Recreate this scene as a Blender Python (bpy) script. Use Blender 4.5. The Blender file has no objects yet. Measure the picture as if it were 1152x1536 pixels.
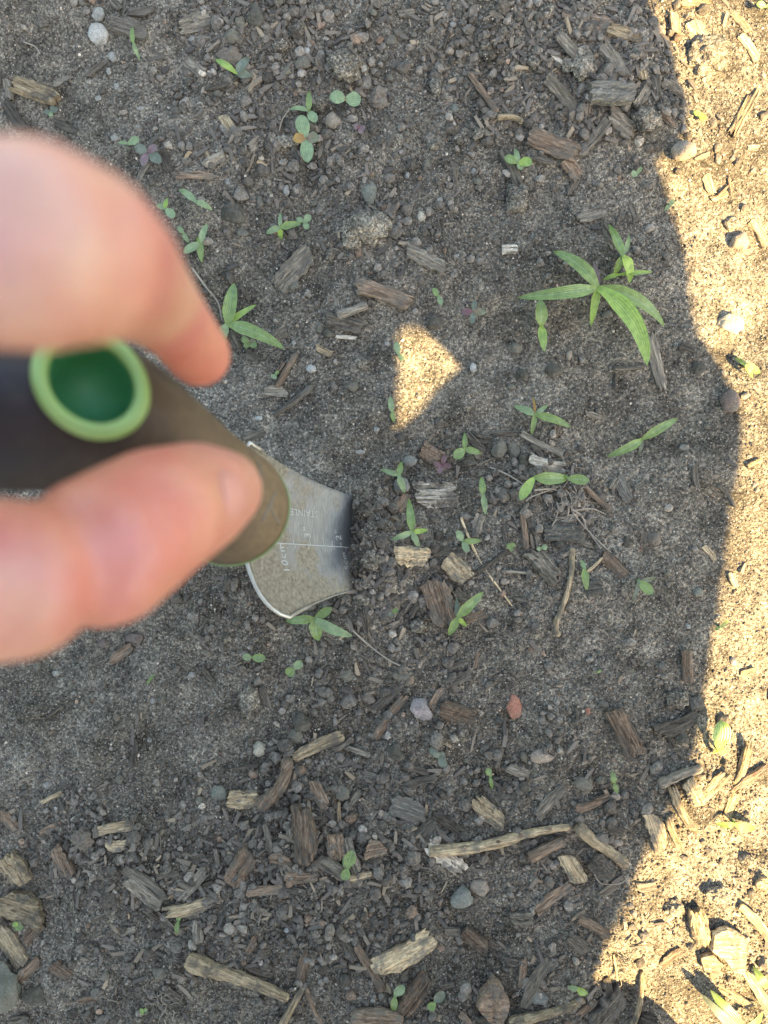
import bpy, bmesh, math, random
import numpy as np
from mathutils import Vector, Matrix, noise as mn, Euler
from mathutils.bvhtree import BVHTree

# ------------------------------------------------------------------ camera, light
F = 1150.0            # focal length in photograph pixels (1152 x 1536)
HC = 0.40             # camera height above the soil, metres
SC = bpy.context.scene
COL = SC.collection
cam_d = bpy.data.cameras.new('camera'); cam = bpy.data.objects.new('camera', cam_d); COL.objects.link(cam)
SC.camera = cam
cam.location = (0, 0, HC)
cam_d.sensor_fit = 'VERTICAL'; cam_d.sensor_height = 36.0; cam_d.lens = F / 1536 * 36.0
cam_d.clip_start = 0.005; cam_d.clip_end = 500
cam_d.dof.use_dof = True; cam_d.dof.focus_distance = 0.39; cam_d.dof.aperture_fstop = 7.1

SUN_EL = math.radians(48)
_az = Vector((0.65, -0.76)).normalized()
SUN = Vector((_az.x * math.cos(SUN_EL), _az.y * math.cos(SUN_EL), math.sin(SUN_EL)))
w = bpy.data.worlds.new('World'); SC.world = w; w.use_nodes = True
nt = w.node_tree
bg = nt.nodes['Background']; sky = nt.nodes.new('ShaderNodeTexSky')
sky.sky_type = 'NISHITA'; sky.sun_disc = False
sky.sun_elevation = SUN_EL; sky.sun_rotation = math.atan2(SUN.x, SUN.y)
sky.air_density = 1.0; sky.dust_density = 1.4; sky.ozone_density = 1.0
nt.links.new(sky.outputs[0], bg.inputs[0]); bg.inputs[1].default_value = 0.124
sl = bpy.data.lights.new('sun', 'SUN'); so = bpy.data.objects.new('sun', sl); COL.objects.link(so)
sl.energy = 5.0; sl.angle = math.radians(0.5); sl.color = (1.0, 0.79, 0.46)
so.rotation_euler = SUN.to_track_quat('Z', 'Y').to_euler(); so.location = SUN * 5
SC.view_settings.view_transform = 'Standard'; SC.view_settings.look = 'None'
SC.view_settings.exposure = 2.66; SC.view_settings.gamma = 1.0
SC.cycles.max_bounces = 6; SC.cycles.use_denoising = True
SC.cycles.caustics_reflective = False; SC.cycles.caustics_refractive = False

def P(px, py, z=0.0):
    """the point at height z seen at photograph pixel (px, py)"""
    d = HC - z
    return Vector(((px - 576) / F * d, (768 - py) / F * d, z))
def M(px, d=HC): return px / F * d

# ------------------------------------------------------------------ materials
def new_mat(name):
    m = bpy.data.materials.new(name); m.use_nodes = True
    t = m.node_tree; b = t.nodes['Principled BSDF']
    return m, t, b
def N(t, kind, **kw):
    n = t.nodes.new(kind)
    for k, v in kw.items():
        if k.startswith('i_'): n.inputs[k[2:].replace('_', ' ')].default_value = v
        else: setattr(n, k, v)
    return n
def ramp(t, fac, stops):
    r = t.nodes.new('ShaderNodeValToRGB'); e = r.color_ramp.elements
    while len(e) < len(stops): e.new(0.5)
    for k, (p, c) in enumerate(stops):
        e[k].position = p; e[k].color = (c[0], c[1], c[2], 1) if len(c) == 3 else c
    t.links.new(fac, r.inputs[0]); return r.outputs[0]
def mixc(t, fac, a, b, mode='MIX'):
    m = t.nodes.new('ShaderNodeMix'); m.data_type = 'RGBA'; m.blend_type = mode
    for sock, v in ((m.inputs[0], fac), (m.inputs[6], a), (m.inputs[7], b)):
        if isinstance(v, (int, float)): sock.default_value = v
        elif isinstance(v, tuple): sock.default_value = (v[0], v[1], v[2], 1)
        else: t.links.new(v, sock)
    return m.outputs[2]
def math_n(t, op, a, b=0.0, c=None):
    m = t.nodes.new('ShaderNodeMath'); m.operation = op
    for k, v in enumerate((a, b, c)):
        if v is None: continue
        if isinstance(v, (int, float)): m.inputs[k].default_value = v
        else: t.links.new(v, m.inputs[k])
    return m.outputs[0]
def bump(t, b, h, dist, strength=1.0, prev=None):
    n = t.nodes.new('ShaderNodeBump'); n.inputs['Distance'].default_value = dist
    n.inputs['Strength'].default_value = strength
    t.links.new(h, n.inputs['Height'])
    if prev is not None: t.links.new(prev, n.inputs['Normal'])
    t.links.new(n.outputs[0], b.inputs['Normal']); return n.outputs[0]
def noise_t(t, vec, scale, detail=3.0, rough=0.55):
    n = t.nodes.new('ShaderNodeTexNoise'); n.inputs['Scale'].default_value = scale
    n.inputs['Detail'].default_value = detail; n.inputs['Roughness'].default_value = rough
    if vec is not None: t.links.new(vec, n.inputs['Vector'])
    return n
def attr(t, name):
    a = t.nodes.new('ShaderNodeAttribute'); a.attribute_name = name; return a

def soil_material(name='dark_soil', use_tint=False, gain=1.0):
    m, t, b = new_mat(name)
    g = t.nodes.new('ShaderNodeNewGeometry'); pos = g.outputs['Position']
    big = noise_t(t, pos, 13, 5, .6).outputs[0]
    mid = noise_t(t, pos, 70, 4, 0.6).outputs[0]
    fine = noise_t(t, pos, 640, 3, 0.7).outputs[0]
    c1 = ramp(t, big, [(0.36, (0.113, 0.090, 0.058)), (0.50, (0.166, 0.134, 0.088)), (0.64, (0.208, 0.169, 0.112))])
    c2 = ramp(t, mid, [(0.30, (0.45, 0.45, 0.45)), (0.5, (0.97, 0.97, 0.97)), (0.70, (1.42, 1.41, 1.38))])
    c = mixc(t, 1.0, c1, c2, 'MULTIPLY')
    c3 = ramp(t, fine, [(0.34, (0.42, 0.42, 0.42)), (0.5, (0.96, 0.96, 0.96)), (0.64, (1.62, 1.61, 1.58))])
    c = mixc(t, 1.0, c, c3, 'MULTIPLY')
    v = N(t, 'ShaderNodeTexVoronoi'); v.inputs['Scale'].default_value = 1250; t.links.new(pos, v.inputs['Vector'])
    sep = t.nodes.new('ShaderNodeSeparateColor'); t.links.new(v.outputs['Color'], sep.inputs[0])
    cell = ramp(t, sep.outputs[0], [(0.0, (0.55, 0.55, 0.55)), (0.6, (1.0, 1.0, 0.98)), (0.9, (1.5, 1.48, 1.42)), (1.0, (1.9, 1.85, 1.75))])
    c = mixc(t, 0.75, c, mixc(t, 1.0, c, cell, 'MULTIPLY'))
    lit = math_n(t, 'MULTIPLY', math_n(t, 'GREATER_THAN', sep.outputs[1], 0.945), math_n(t, 'LESS_THAN', v.outputs['Distance'], 0.42))  # picks out scattered pale sand grains
    c = mixc(t, math_n(t, 'MULTIPLY', lit, 0.75), c, (0.52, 0.44, 0.31))
    if use_tint:
        a = attr(t, 'tint'); c = mixc(t, 1.0, c, a.outputs['Color'], 'MULTIPLY')
    if gain != 1.0: c = mixc(t, 1.0, c, (gain, gain, gain), 'MULTIPLY')
    t.links.new(c, b.inputs['Base Color'])
    b.inputs['Roughness'].default_value = 1.0; b.inputs['Specular IOR Level'].default_value = 0.05
    n1 = bump(t, b, math_n(t, 'SUBTRACT', 1.0, v.outputs['Distance']), 0.0007, 0.8)
    bump(t, b, fine, 0.0012, 0.8, n1)
    return m
MAT = {}
MAT['soil'] = soil_material()
def crumb_material():
    m, t, b = new_mat('soil_crumb'); g = t.nodes.new('ShaderNodeNewGeometry'); pos = g.outputs['Position']
    n = noise_t(t, pos, 700, 4, 0.65).outputs[0]
    c = ramp(t, n, [(0.32, (0.088, 0.068, 0.045)), (0.52, (0.155, 0.124, 0.084)), (0.70, (0.225, 0.184, 0.128))])
    t.links.new(mixc(t, 1.0, c, attr(t, 'tint').outputs['Color'], 'MULTIPLY'), b.inputs['Base Color'])
    b.inputs['Roughness'].default_value = 1.0; b.inputs['Specular IOR Level'].default_value = 0.0
    bump(t, b, n, 0.0009, 0.8); return m
MAT['crumb'] = crumb_material()
MAT['clod'] = soil_material('clod', False, 1.12)

def wood_material(name, dark, mid, light, streak=1.0):
    m, t, b = new_mat(name)
    tc = t.nodes.new('ShaderNodeTexCoord')
    oi = t.nodes.new('ShaderNodeObjectInfo')
    mp = t.nodes.new('ShaderNodeMapping'); mp.inputs['Scale'].default_value = (0.10, 1, 1)
    add = t.nodes.new('ShaderNodeVectorMath'); add.operation = 'ADD'
    t.links.new(tc.outputs['Object'], mp.inputs['Vector'])
    cx = t.nodes.new('ShaderNodeCombineXYZ'); t.links.new(oi.outputs['Random'], cx.inputs[0])
    t.links.new(mp.outputs[0], add.inputs[0]); t.links.new(cx.outputs[0], add.inputs[1])
    g1 = noise_t(t, add.outputs[0], 900, 4, 0.6).outputs[0]
    g2 = noise_t(t, add.outputs[0], 2600, 2, 0.6).outputs[0]
    blot = noise_t(t, tc.outputs['Object'], 160, 4, 0.65).outputs[0]
    c = ramp(t, g1, [(0.30, dark), (0.5, mid), (0.68, light)])
    c = mixc(t, 1.0, c, ramp(t, g2, [(0.36, (0.72, 0.72, 0.72)), (0.6, (1.16, 1.16, 1.16))]), 'MULTIPLY')
    dirt = ramp(t, blot, [(0.48, (0, 0, 0)), (0.62, (1, 1, 1))])
    c = mixc(t, math_n(t, 'MULTIPLY', dirt, 0.78), c, (0.125, 0.102, 0.068))
    v = math_n(t, 'MULTIPLY_ADD', oi.outputs['Random'], 0.7, 0.68)
    cc = t.nodes.new('ShaderNodeCombineColor')
    for k in range(3): t.links.new(v, cc.inputs[k])
    c = mixc(t, 1.0, c, cc.outputs[0], 'MULTIPLY')
    t.links.new(c, b.inputs['Base Color']); b.inputs['Roughness'].default_value = 0.85
    b.inputs['Specular IOR Level'].default_value = 0.10
    n1 = bump(t, b, g1, 0.0016 * streak, 1.0)
    bump(t, b, noise_t(t, tc.outputs['Object'], 1500, 3, 0.6).outputs[0], 0.0005, 0.7, n1)
    return m
MAT['g'] = wood_material('weathered_grey_wood', (0.083, 0.066, 0.040), (0.192, 0.149, 0.093), (0.318, 0.253, 0.159))
MAT['d'] = wood_material('dark_wood', (0.042, 0.032, 0.021), (0.094, 0.073, 0.046), (0.162, 0.126, 0.079))
MAT['b'] = wood_material('brown_wood', (0.081, 0.050, 0.027), (0.194, 0.125, 0.069), (0.318, 0.214, 0.123))
MAT['t'] = wood_material('tan_wood', (0.153, 0.104, 0.050), (0.373, 0.259, 0.130), (0.566, 0.408, 0.211))
MAT['y'] = wood_material('straw_wood', (0.240, 0.155, 0.073), (0.513, 0.350, 0.170), (0.717, 0.518, 0.270))
MAT['p'] = wood_material('pale_torn_wood', (0.090, 0.068, 0.042), (0.448, 0.354, 0.225), (0.779, 0.640, 0.425), 1.4)
MAT['s'] = wood_material('slate_grey_wood', (0.063, 0.054, 0.039), (0.135, 0.113, 0.075), (0.222, 0.189, 0.124))

def stone_material(name, col, var=0.3, speck=0.5):
    m, t, b = new_mat(name)
    tc = t.nodes.new('ShaderNodeTexCoord'); o = tc.outputs['Object']
    a = noise_t(t, o, 260, 5, 0.65).outputs[0]; f = noise_t(t, o, 1400, 3, 0.65).outputs[0]
    lo = tuple(x * (1 - var) for x in col); hi = tuple(min(0.85, x * (1 + var)) for x in col)
    c = ramp(t, a, [(0.3, lo), (0.7, hi)])
    c = mixc(t, speck, c, mixc(t, 1.0, c, ramp(t, f, [(0.35, (0.45, 0.45, 0.45)), (0.65, (1.45, 1.45, 1.45))]), 'MULTIPLY'))
    big = noise_t(t, o, 120, 4, 0.7).outputs[0]
    dirt = ramp(t, big, [(0.44, (0, 0, 0)), (0.62, (1, 1, 1))])
    c = mixc(t, math_n(t, 'MULTIPLY', dirt, 0.62), c, (0.145, 0.12, 0.082))
    t.links.new(c, b.inputs['Base Color']); b.inputs['Roughness'].default_value = 0.8
    b.inputs['Specular IOR Level'].default_value = 0.12
    n1 = bump(t, b, a, 0.0022, 0.9); bump(t, b, f, 0.0006, 0.8, n1)
    return m
STONES = {'grey': (0.167, 0.139, 0.086), 'dark': (0.090, 0.074, 0.045), 'white': (0.447, 0.391, 0.283), 'pale': (0.334, 0.289, 0.205),
          'brown': (0.195, 0.146, 0.092), 'tan': (0.330, 0.247, 0.153), 'blue': (0.196, 0.175, 0.123), 'cream': (0.484, 0.391, 0.241),
          'brick': (0.427, 0.175, 0.092), 'pink': (0.345, 0.272, 0.208), 'green': (0.248, 0.227, 0.154), 'slate': (0.188, 0.172, 0.111),
          'mauve': (0.178, 0.125, 0.083)}
for k, c in STONES.items(): MAT['st_' + k] = stone_material(k + '_stone', c)

def leaf_material(name, base, tip, vein=(0.30, 0.40, 0.20), trans=0.25):
    m, t, b = new_mat(name)
    uv = t.nodes.new('ShaderNodeUVMap'); uv.uv_map = 'UVMap'
    sp = t.nodes.new('ShaderNodeSeparateXYZ'); t.links.new(uv.outputs[0], sp.inputs[0])
    tc = t.nodes.new('ShaderNodeTexCoord')
    c = ramp(t, sp.outputs[0], [(0.0, base), (1.0, tip)])
    w_ = t.nodes.new('ShaderNodeMath'); w_.operation = 'SINE'
    t.links.new(math_n(t, 'MULTIPLY', sp.outputs[1], 44.0), w_.inputs[0])
    c = mixc(t, 1.0, c, ramp(t, math_n(t, 'MULTIPLY_ADD', w_.outputs[0], 0.5, 0.5), [(0, (0.86, 0.88, 0.86)), (1, (1.12, 1.1, 1.1))]), 'MULTIPLY')
    mid = math_n(t, 'LESS_THAN', math_n(t, 'ABSOLUTE', math_n(t, 'SUBTRACT', sp.outputs[1], 0.5)), 0.035)
    c = mixc(t, math_n(t, 'MULTIPLY', mid, 0.40), c, vein)
    n = noise_t(t, tc.outputs['Object'], 330, 4, 0.65).outputs[0]
    c = mixc(t, 1.0, c, ramp(t, n, [(0.3, (0.72, 0.74, 0.72)), (0.7, (1.25, 1.22, 1.25))]), 'MULTIPLY')
    d = noise_t(t, tc.outputs['Object'], 900, 3, 0.6).outputs[0]
    c = mixc(t, math_n(t, 'MULTIPLY', ramp(t, d, [(0.60, (0, 0, 0)), (0.70, (1, 1, 1))]), 0.5), c, (0.22, 0.20, 0.15))
    t.links.new(c, b.inputs['Base Color']); b.inputs['Roughness'].default_value = 0.36
    b.inputs['Specular IOR Level'].default_value = 0.5
    bump(t, b, w_.outputs[0], 0.00012, 0.6)
    tr = t.nodes.new('ShaderNodeBsdfTranslucent'); t.links.new(mixc(t, 1.0, c, (1.2, 1.5, 0.6), 'MULTIPLY'), tr.inputs[0])
    mx = t.nodes.new('ShaderNodeMixShader'); mx.inputs[0].default_value = trans
    t.links.new(b.outputs[0], mx.inputs[1]); t.links.new(tr.outputs[0], mx.inputs[2])
    t.links.new(mx.outputs[0], t.nodes['Material Output'].inputs[0])
    return m
MAT['lg'] = leaf_material('leaf_green', (0.235, 0.285, 0.062), (0.175, 0.228, 0.056))
MAT['ly'] = leaf_material('leaf_fresh', (0.32, 0.40, 0.055), (0.22, 0.31, 0.06), (0.36, 0.46, 0.12))
MAT['la'] = leaf_material('leaf_blue_green', (0.228, 0.272, 0.098), (0.198, 0.243, 0.092), (0.26, 0.30, 0.12), 0.12)
MAT['lp'] = leaf_material('leaf_purple', (0.19, 0.085, 0.070), (0.16, 0.115, 0.085), (0.20, 0.05, 0.05), 0.1)
MAT['lr'] = leaf_material('leaf_dark_red', (0.17, 0.060, 0.045), (0.12, 0.065, 0.05), (0.12, 0.04, 0.04), 0.1)
MAT['lo'] = leaf_material('leaf_orange', (0.34, 0.16, 0.035), (0.42, 0.24, 0.035), (0.35, 0.13, 0.04))
MAT['lb'] = leaf_material('leaf_olive_brown', (0.22, 0.14, 0.06), (0.15, 0.17, 0.07), (0.22, 0.12, 0.06), 0.15)
MAT['ld'] = leaf_material('leaf_dull', (0.135, 0.140, 0.070), (0.115, 0.120, 0.062), (0.14, 0.16, 0.10), 0.1)

def plain(name, col, rough=0.6, metal=0.0, spec=0.5, bs=None, var=0.0):
    m, t, b = new_mat(name)
    b.inputs['Base Color'].default_value = (*col, 1); b.inputs['Roughness'].default_value = rough
    b.inputs['Metallic'].default_value = metal; b.inputs['Specular IOR Level'].default_value = spec
    tc = t.nodes.new('ShaderNodeTexCoord')
    if var:
        n = noise_t(t, tc.outputs['Object'], 60, 5, 0.6).outputs[0]
        c = ramp(t, n, [(0.3, tuple(x * (1 - var) for x in col)), (0.7, tuple(x * (1 + var) for x in col))])
        t.links.new(c, b.inputs['Base Color'])
    if bs:
        bump(t, b, noise_t(t, tc.outputs['Object'], bs[0], 4, 0.6).outputs[0], bs[1], 0.8)
    return m
MAT['stem'] = plain('stem_green', (0.16, 0.22, 0.08), 0.5, 0, 0.3)
MAT['redstem'] = plain('stem_red', (0.28, 0.035, 0.03), 0.5, 0, 0.3)
MAT['root'] = plain('dry_root', (0.27, 0.21, 0.135), 0.8, 0, 0.2, (900, 0.0004), 0.3)
MAT['root_dark'] = plain('dark_root', (0.09, 0.07, 0.045), 0.8, 0, 0.2, (900, 0.0004), 0.3)

# ------------------------------------------------------------------ linking helpers
def link(name, me, mat=None, parent=None, loc=None, rot=None):
    o = bpy.data.objects.new(name, me); COL.objects.link(o)
    if mat is not None and len(me.materials) == 0: me.materials.append(mat)
    if parent is not None: o.parent = parent
    if loc is not None: o.location = loc
    if rot is not None: o.rotation_euler = rot
    return o
def empty(name, loc, label, cat, group=None):
    o = bpy.data.objects.new(name, None); COL.objects.link(o); o.location = loc; o.empty_display_size = 0.01
    o['label'] = label; o['category'] = cat
    if group: o['group'] = group
    return o
def tag(o, label, cat, group=None):
    o['label'] = label; o['category'] = cat
    if group: o['group'] = group
def pymesh(name, verts, faces, smooth=False, uvs=None):
    me = bpy.data.meshes.new(name); me.from_pydata([tuple(v) for v in verts], [], faces)
    if smooth: me.polygons.foreach_set('use_smooth', [True] * len(me.polygons))
    if uvs is not None:
        l = me.uv_layers.new(name='UVMap')
        idx = np.empty(len(me.loops), dtype=np.int32); me.loops.foreach_get('vertex_index', idx)
        l.data.foreach_set('uv', np.asarray(uvs, dtype=np.float32)[idx].ravel())
    me.update(); return me

# ------------------------------------------------------------------ ground
rs = np.random.RandomState(11)
def lattice(xs, ys, cell, seed):
    """smooth value noise on the tensor grid xs x ys"""
    r = np.random.RandomState(seed)
    gx = (xs - xs.min()) / cell + 0.37; gy = (ys - ys.min()) / cell + 0.61
    t = r.rand(int(gy.max()) + 3, int(gx.max()) + 3) * 2 - 1
    ix = gx.astype(int); iy = gy.astype(int); fx = gx - ix; fy = gy - iy
    fx = fx * fx * (3 - 2 * fx); fy = fy * fy * (3 - 2 * fy)
    A = t[iy][:, ix]; B = t[iy][:, ix + 1]; C = t[iy + 1][:, ix]; D = t[iy + 1][:, ix + 1]
    return (A * (1 - fx) + B * fx) * (1 - fy)[:, None] + (C * (1 - fx) + D * fx) * fy[:, None]
X0, X1, Y0, Y1, DX = -0.27, 0.27, -0.33, 0.33, 0.00088
xs = np.arange(X0, X1, DX); ys = np.arange(Y0, Y1, DX)
def px_of(x, y): return x / HC * F + 576, 768 - y / HC * F
gxp, gyp = np.meshgrid(xs, ys); gpx, gpy = px_of(gxp, gyp)
# mounds of loose soil: px, py, radius px, height m
MOUNDS = [(576, 825, 40, .009), (552, 745, 30, .007), (560, 900, 40, .003), (880, 100, 95, .007), (400, 40, 70, .004), (550, 345, 36, .006),
          (520, 110, 34, .006), (700, 690, 60, -.003), (820, 740, 70, .002), (60, 1070, 40, .003), (450, 1280, 110, .002),
          (300, 1330, 120, .002), (985, 175, 35, .006), (1080, 70, 70, .004), (1110, 220, 60, .003), (1090, 1400, 80, .004),
          (1030, 1200, 70, .005), (930, 1500, 60, -.004), (900, 520, 60, -.002), (715, 90, 90, .003), (780, 950, 160, -.003),
          (220, 1100, 200, -.003), (690, 1440, 90, -.001), (460, 620, 120, -.002)]
DEBRIS = [(880, 110, 110, 1.2), (700, 80, 200, 0.7), (400, 60, 140, 1.2), (480, 330, 170, 0.45), (400, 230, 100, .5), (560, 830, 75, 1.4), (700, 720, 90, 0.5),
                            (840, 740, 90, 0.8), (630, 880, 90, .6), (560, 1130, 220, 0.6), (430, 1290, 150, 1.1), (250, 1350, 150, 0.6),
                            (90, 1250, 120, 0.9), (750, 1220, 150, 0.7), (820, 1450, 150, 0.5), (330, 900, 80, 0.8), (1060, 80, 90, 0.2),
                            (1080, 1220, 100, 0.35), (1080, 1430, 100, .25), (930, 1520, 60, 1.2), (600, 1500, 120, .6), (550, 345, 50, 1), (480, 990, 90, .5)]
hot = np.zeros_like(gxp)
for (a, b_, r_, w_) in DEBRIS: hot += w_ * np.exp(-((gpx - a) ** 2 + (gpy - b_) ** 2) / (2 * (r_ * .7) ** 2))
base = np.zeros_like(gxp)
for (mx, my, mr, mh) in MOUNDS:
    base += mh * np.exp(-((gpx - mx) ** 2 + (gpy - my) ** 2) / (2 * (mr * 0.75) ** 2))
h = base + 0.0050 * lattice(xs, ys, 0.085, 1) + 0.0030 * lattice(xs, ys, 0.034, 2) + 0.0016 * lattice(xs, ys, 0.015, 3)
rough = np.clip(0.34 + 0.5 * lattice(xs, ys, 0.05, 9), 0.10, 1.1) + .85 * np.clip(hot, 0, 1.5)
calm = np.clip((gpx - 1030 + 110 * np.clip((gpy - 1000) / 300, 0, 1)) / 40, 0, 1)
calm = np.maximum(calm, np.exp(-(((gpx - 632) / 50) ** 2 + ((gpy - 568) / 75) ** 2) ** 2))
rough = rough * (1 - .62 * calm)
n4 = lattice(xs, ys, 0.0065, 4); n5 = lattice(xs, ys, 0.0034, 5); n6 = lattice(xs, ys, 0.0019, 6)
h = h + rough * (0.0010 * n4 + 0.0006 * np.abs(n5)) + (0.00046 * n6 + 0.00028 * (rs.rand(*h.shape) * 2 - 1)) * (1 - .5 * calm)
# the dug slot where the blade goes in
h -= 0.0095 * np.exp(-(((gpx - 508) / 30) ** 2 + ((gpy - 812) / 70) ** 4))
fade = np.clip(np.minimum.reduce([gxp - X0, X1 - gxp, gyp - Y0, Y1 - gyp]) / 0.02, 0, 1)
h *= fade
def Hz(x, y):
    i = min(max((x - X0) / DX, 0), len(xs) - 2); j = min(max((y - Y0) / DX, 0), len(ys) - 2)
    a, b = int(i), int(j)
    if x < X0 or x > X1 or y < Y0 or y > Y1: return 0.0
    return float(h[b:b + 2, a:a + 2].mean())
def Harr(x, y):
    i = np.clip(((x - X0) / DX).astype(int), 0, len(xs) - 1); j = np.clip(((y - Y0) / DX).astype(int), 0, len(ys) - 1)
    return h[j, i]
ring = np.array([0.012, 0.03, 0.07, 0.15, 0.3, 0.6, 1.2, 2.5, 5, 10, 25, 60, 150])
XS = np.concatenate([X0 - ring[::-1], xs, xs[-1] + ring]); YS = np.concatenate([Y0 - ring[::-1], ys, ys[-1] + ring])
HH = np.zeros((len(YS), len(XS))); k = len(ring); HH[k:k + len(ys), k:k + len(xs)] = h
GX, GY = np.meshgrid(XS, YS)
co = np.stack([GX, GY, HH], -1).reshape(-1, 3).astype(np.float32)
ny, nx = HH.shape
ii = np.arange(ny * nx).reshape(ny, nx)
quads = np.stack([ii[:-1, :-1], ii[:-1, 1:], ii[1:, 1:], ii[1:, :-1]], -1).reshape(-1, 4)
def big_mesh(name, co, faces, smooth=False):
    me = bpy.data.meshes.new(name)
    nv = faces.shape[1]
    me.vertices.add(len(co)); me.vertices.foreach_set('co', np.ascontiguousarray(co, np.float32).ravel())
    me.loops.add(faces.size); me.loops.foreach_set('vertex_index', faces.astype(np.int32).ravel())
    me.polygons.add(len(faces)); me.polygons.foreach_set('loop_start', np.arange(0, faces.size, nv, dtype=np.int32))
    me.polygons.foreach_set('loop_total', np.full(len(faces), nv, dtype=np.int32))
    me.polygons.foreach_set('use_smooth', np.full(len(faces), smooth, dtype=bool))
    me.update(calc_edges=True); me.validate(); return me
ground = link('ground', big_mesh('ground', co, quads, True), MAT['soil']); ground['kind'] = 'structure'

# ------------------------------------------------------------------ crumbs: what nobody could count
def ico(sub):
    bm = bmesh.new(); bmesh.ops.create_icosphere(bm, subdivisions=sub, radius=1)
    v = np.array([x.co[:] for x in bm.verts]); f = np.array([[q.index for q in x.verts] for x in bm.faces]); bm.free(); return v, f
IV, IF = ico(1); IV2, IF2 = ico(2)
def rot_mats(n, r):
    q = r.normal(size=(n, 4)); q /= np.linalg.norm(q, axis=1)[:, None]
    a, b_, c, d = q.T
    return np.stack([np.stack([1 - 2 * (c * c + d * d), 2 * (b_ * c - a * d), 2 * (b_ * d + a * c)], -1),
                     np.stack([2 * (b_ * c + a * d), 1 - 2 * (b_ * b_ + d * d), 2 * (c * d - a * b_)], -1),
                     np.stack([2 * (b_ * d - a * c), 2 * (c * d + a * b_), 1 - 2 * (b_ * b_ + c * c)], -1)], 1)
def dens(x, y):
    px, py = px_of(x, y); d = np.full(x.shape, 0.16)
    for (a, b_, r_, w_) in DEBRIS:
        d = d + w_ * np.exp(-((px - a) ** 2 + (py - b_) ** 2) / (2 * (r_ * .7) ** 2))
    d = d + 0.16 * np.sin(px / 61. + 1.3 * np.sin(py / 83.)) * np.sin(py / 47. + px / 190.)
    d = np.where(px > 1040 - 130 * np.clip((py - 1000) / 350, 0, 1), d * .35, d)
    return np.clip(d + 0.22 * (Harr(x, y) * 200), 0.05, 1.6)
def scatter(n, r, power=1.0):
    out = []
    tot = 0
    while tot < n:
        x = r.uniform(-0.235, 0.235, n); y = r.uniform(-0.30, 0.30, n)
        k = r.rand(n) * 1.6 ** power < dens(x, y) ** power
        out.append(np.stack([x[k], y[k]], 1)); tot += k.sum()
    return np.concatenate(out)[:n]
def lumps(name, n, rmin, rmax, pexp, V0, F0, seed, power=1.0, pale=0.06, jit=0.22, flat=False):
    r = np.random.RandomState(seed)
    p = scatter(n, r, power)
    rad = rmin * (rmax / rmin) ** (r.rand(n) ** pexp)
    sc = rad[:, None] * r.uniform(0.65, 1.2, (n, 3))
    V = V0[None] * (1 + jit * (r.rand(n, len(V0), 1) * 2 - 1)) * sc[:, None, :]
    for _ in range(5):
        nn_ = r.normal(size=(n, 3)); nn_ /= np.linalg.norm(nn_, axis=1)[:, None]; cc_ = r.uniform(.45, .85, n) * rad
        dd_ = np.einsum('nkj,nj->nk', V, nn_) - cc_[:, None]; V -= np.clip(dd_, 0, None)[:, :, None] * nn_[:, None, :] * .85
    V = np.einsum('nij,nkj->nki', rot_mats(n, r), V)
    V[:, :, 2] *= 0.8
    V[:, :, 0] += p[:, :1]; V[:, :, 1] += p[:, 1:]; V[:, :, 2] += (Harr(p[:, 0], p[:, 1]) + rad * 0.35)[:, None]
    Fs = (F0[None] + (np.arange(n) * len(V0))[:, None, None]).reshape(-1, 3)
    me = big_mesh(name, V.reshape(-1, 3), Fs, not flat)
    tint = r.lognormal(0.0, 0.28, (n, 1)) * np.ones((1, 3))
    k = r.rand(n) < pale
    tint[k] *= r.uniform(1.7, 2.8, (k.sum(), 1)) * np.array([1.0, 0.98, 0.93])
    k = r.rand(n) < 0.03; tint[k] *= np.array([1.35, 1.1, .95])
    a = me.color_attributes.new('tint', 'FLOAT_COLOR', 'POINT')
    full = np.concatenate([np.clip(tint, 0, 5), np.ones((n, 1))], 1)
    a.data.foreach_set('color', np.repeat(full, len(V0), 0).astype(np.float32).ravel())
    o = link(name, me, MAT['crumb']); o['kind'] = 'stuff'; return o
lumps('soil_grains', 62000, 0.00036, 0.0010, 1.3, IV, IF, 21, 0.35, 0.05, .35, True)
lumps('soil_crumbs', 5200, 0.0009, 0.0028, 1.9, IV2, IF2, 22, 1.5, 0.012, 0.16, True)
lumps('soil_lumps', 480, 0.0022, 0.0042, 1.4, IV2, IF2, 23, 2.0, 0.0, 0.18, True)

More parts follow.
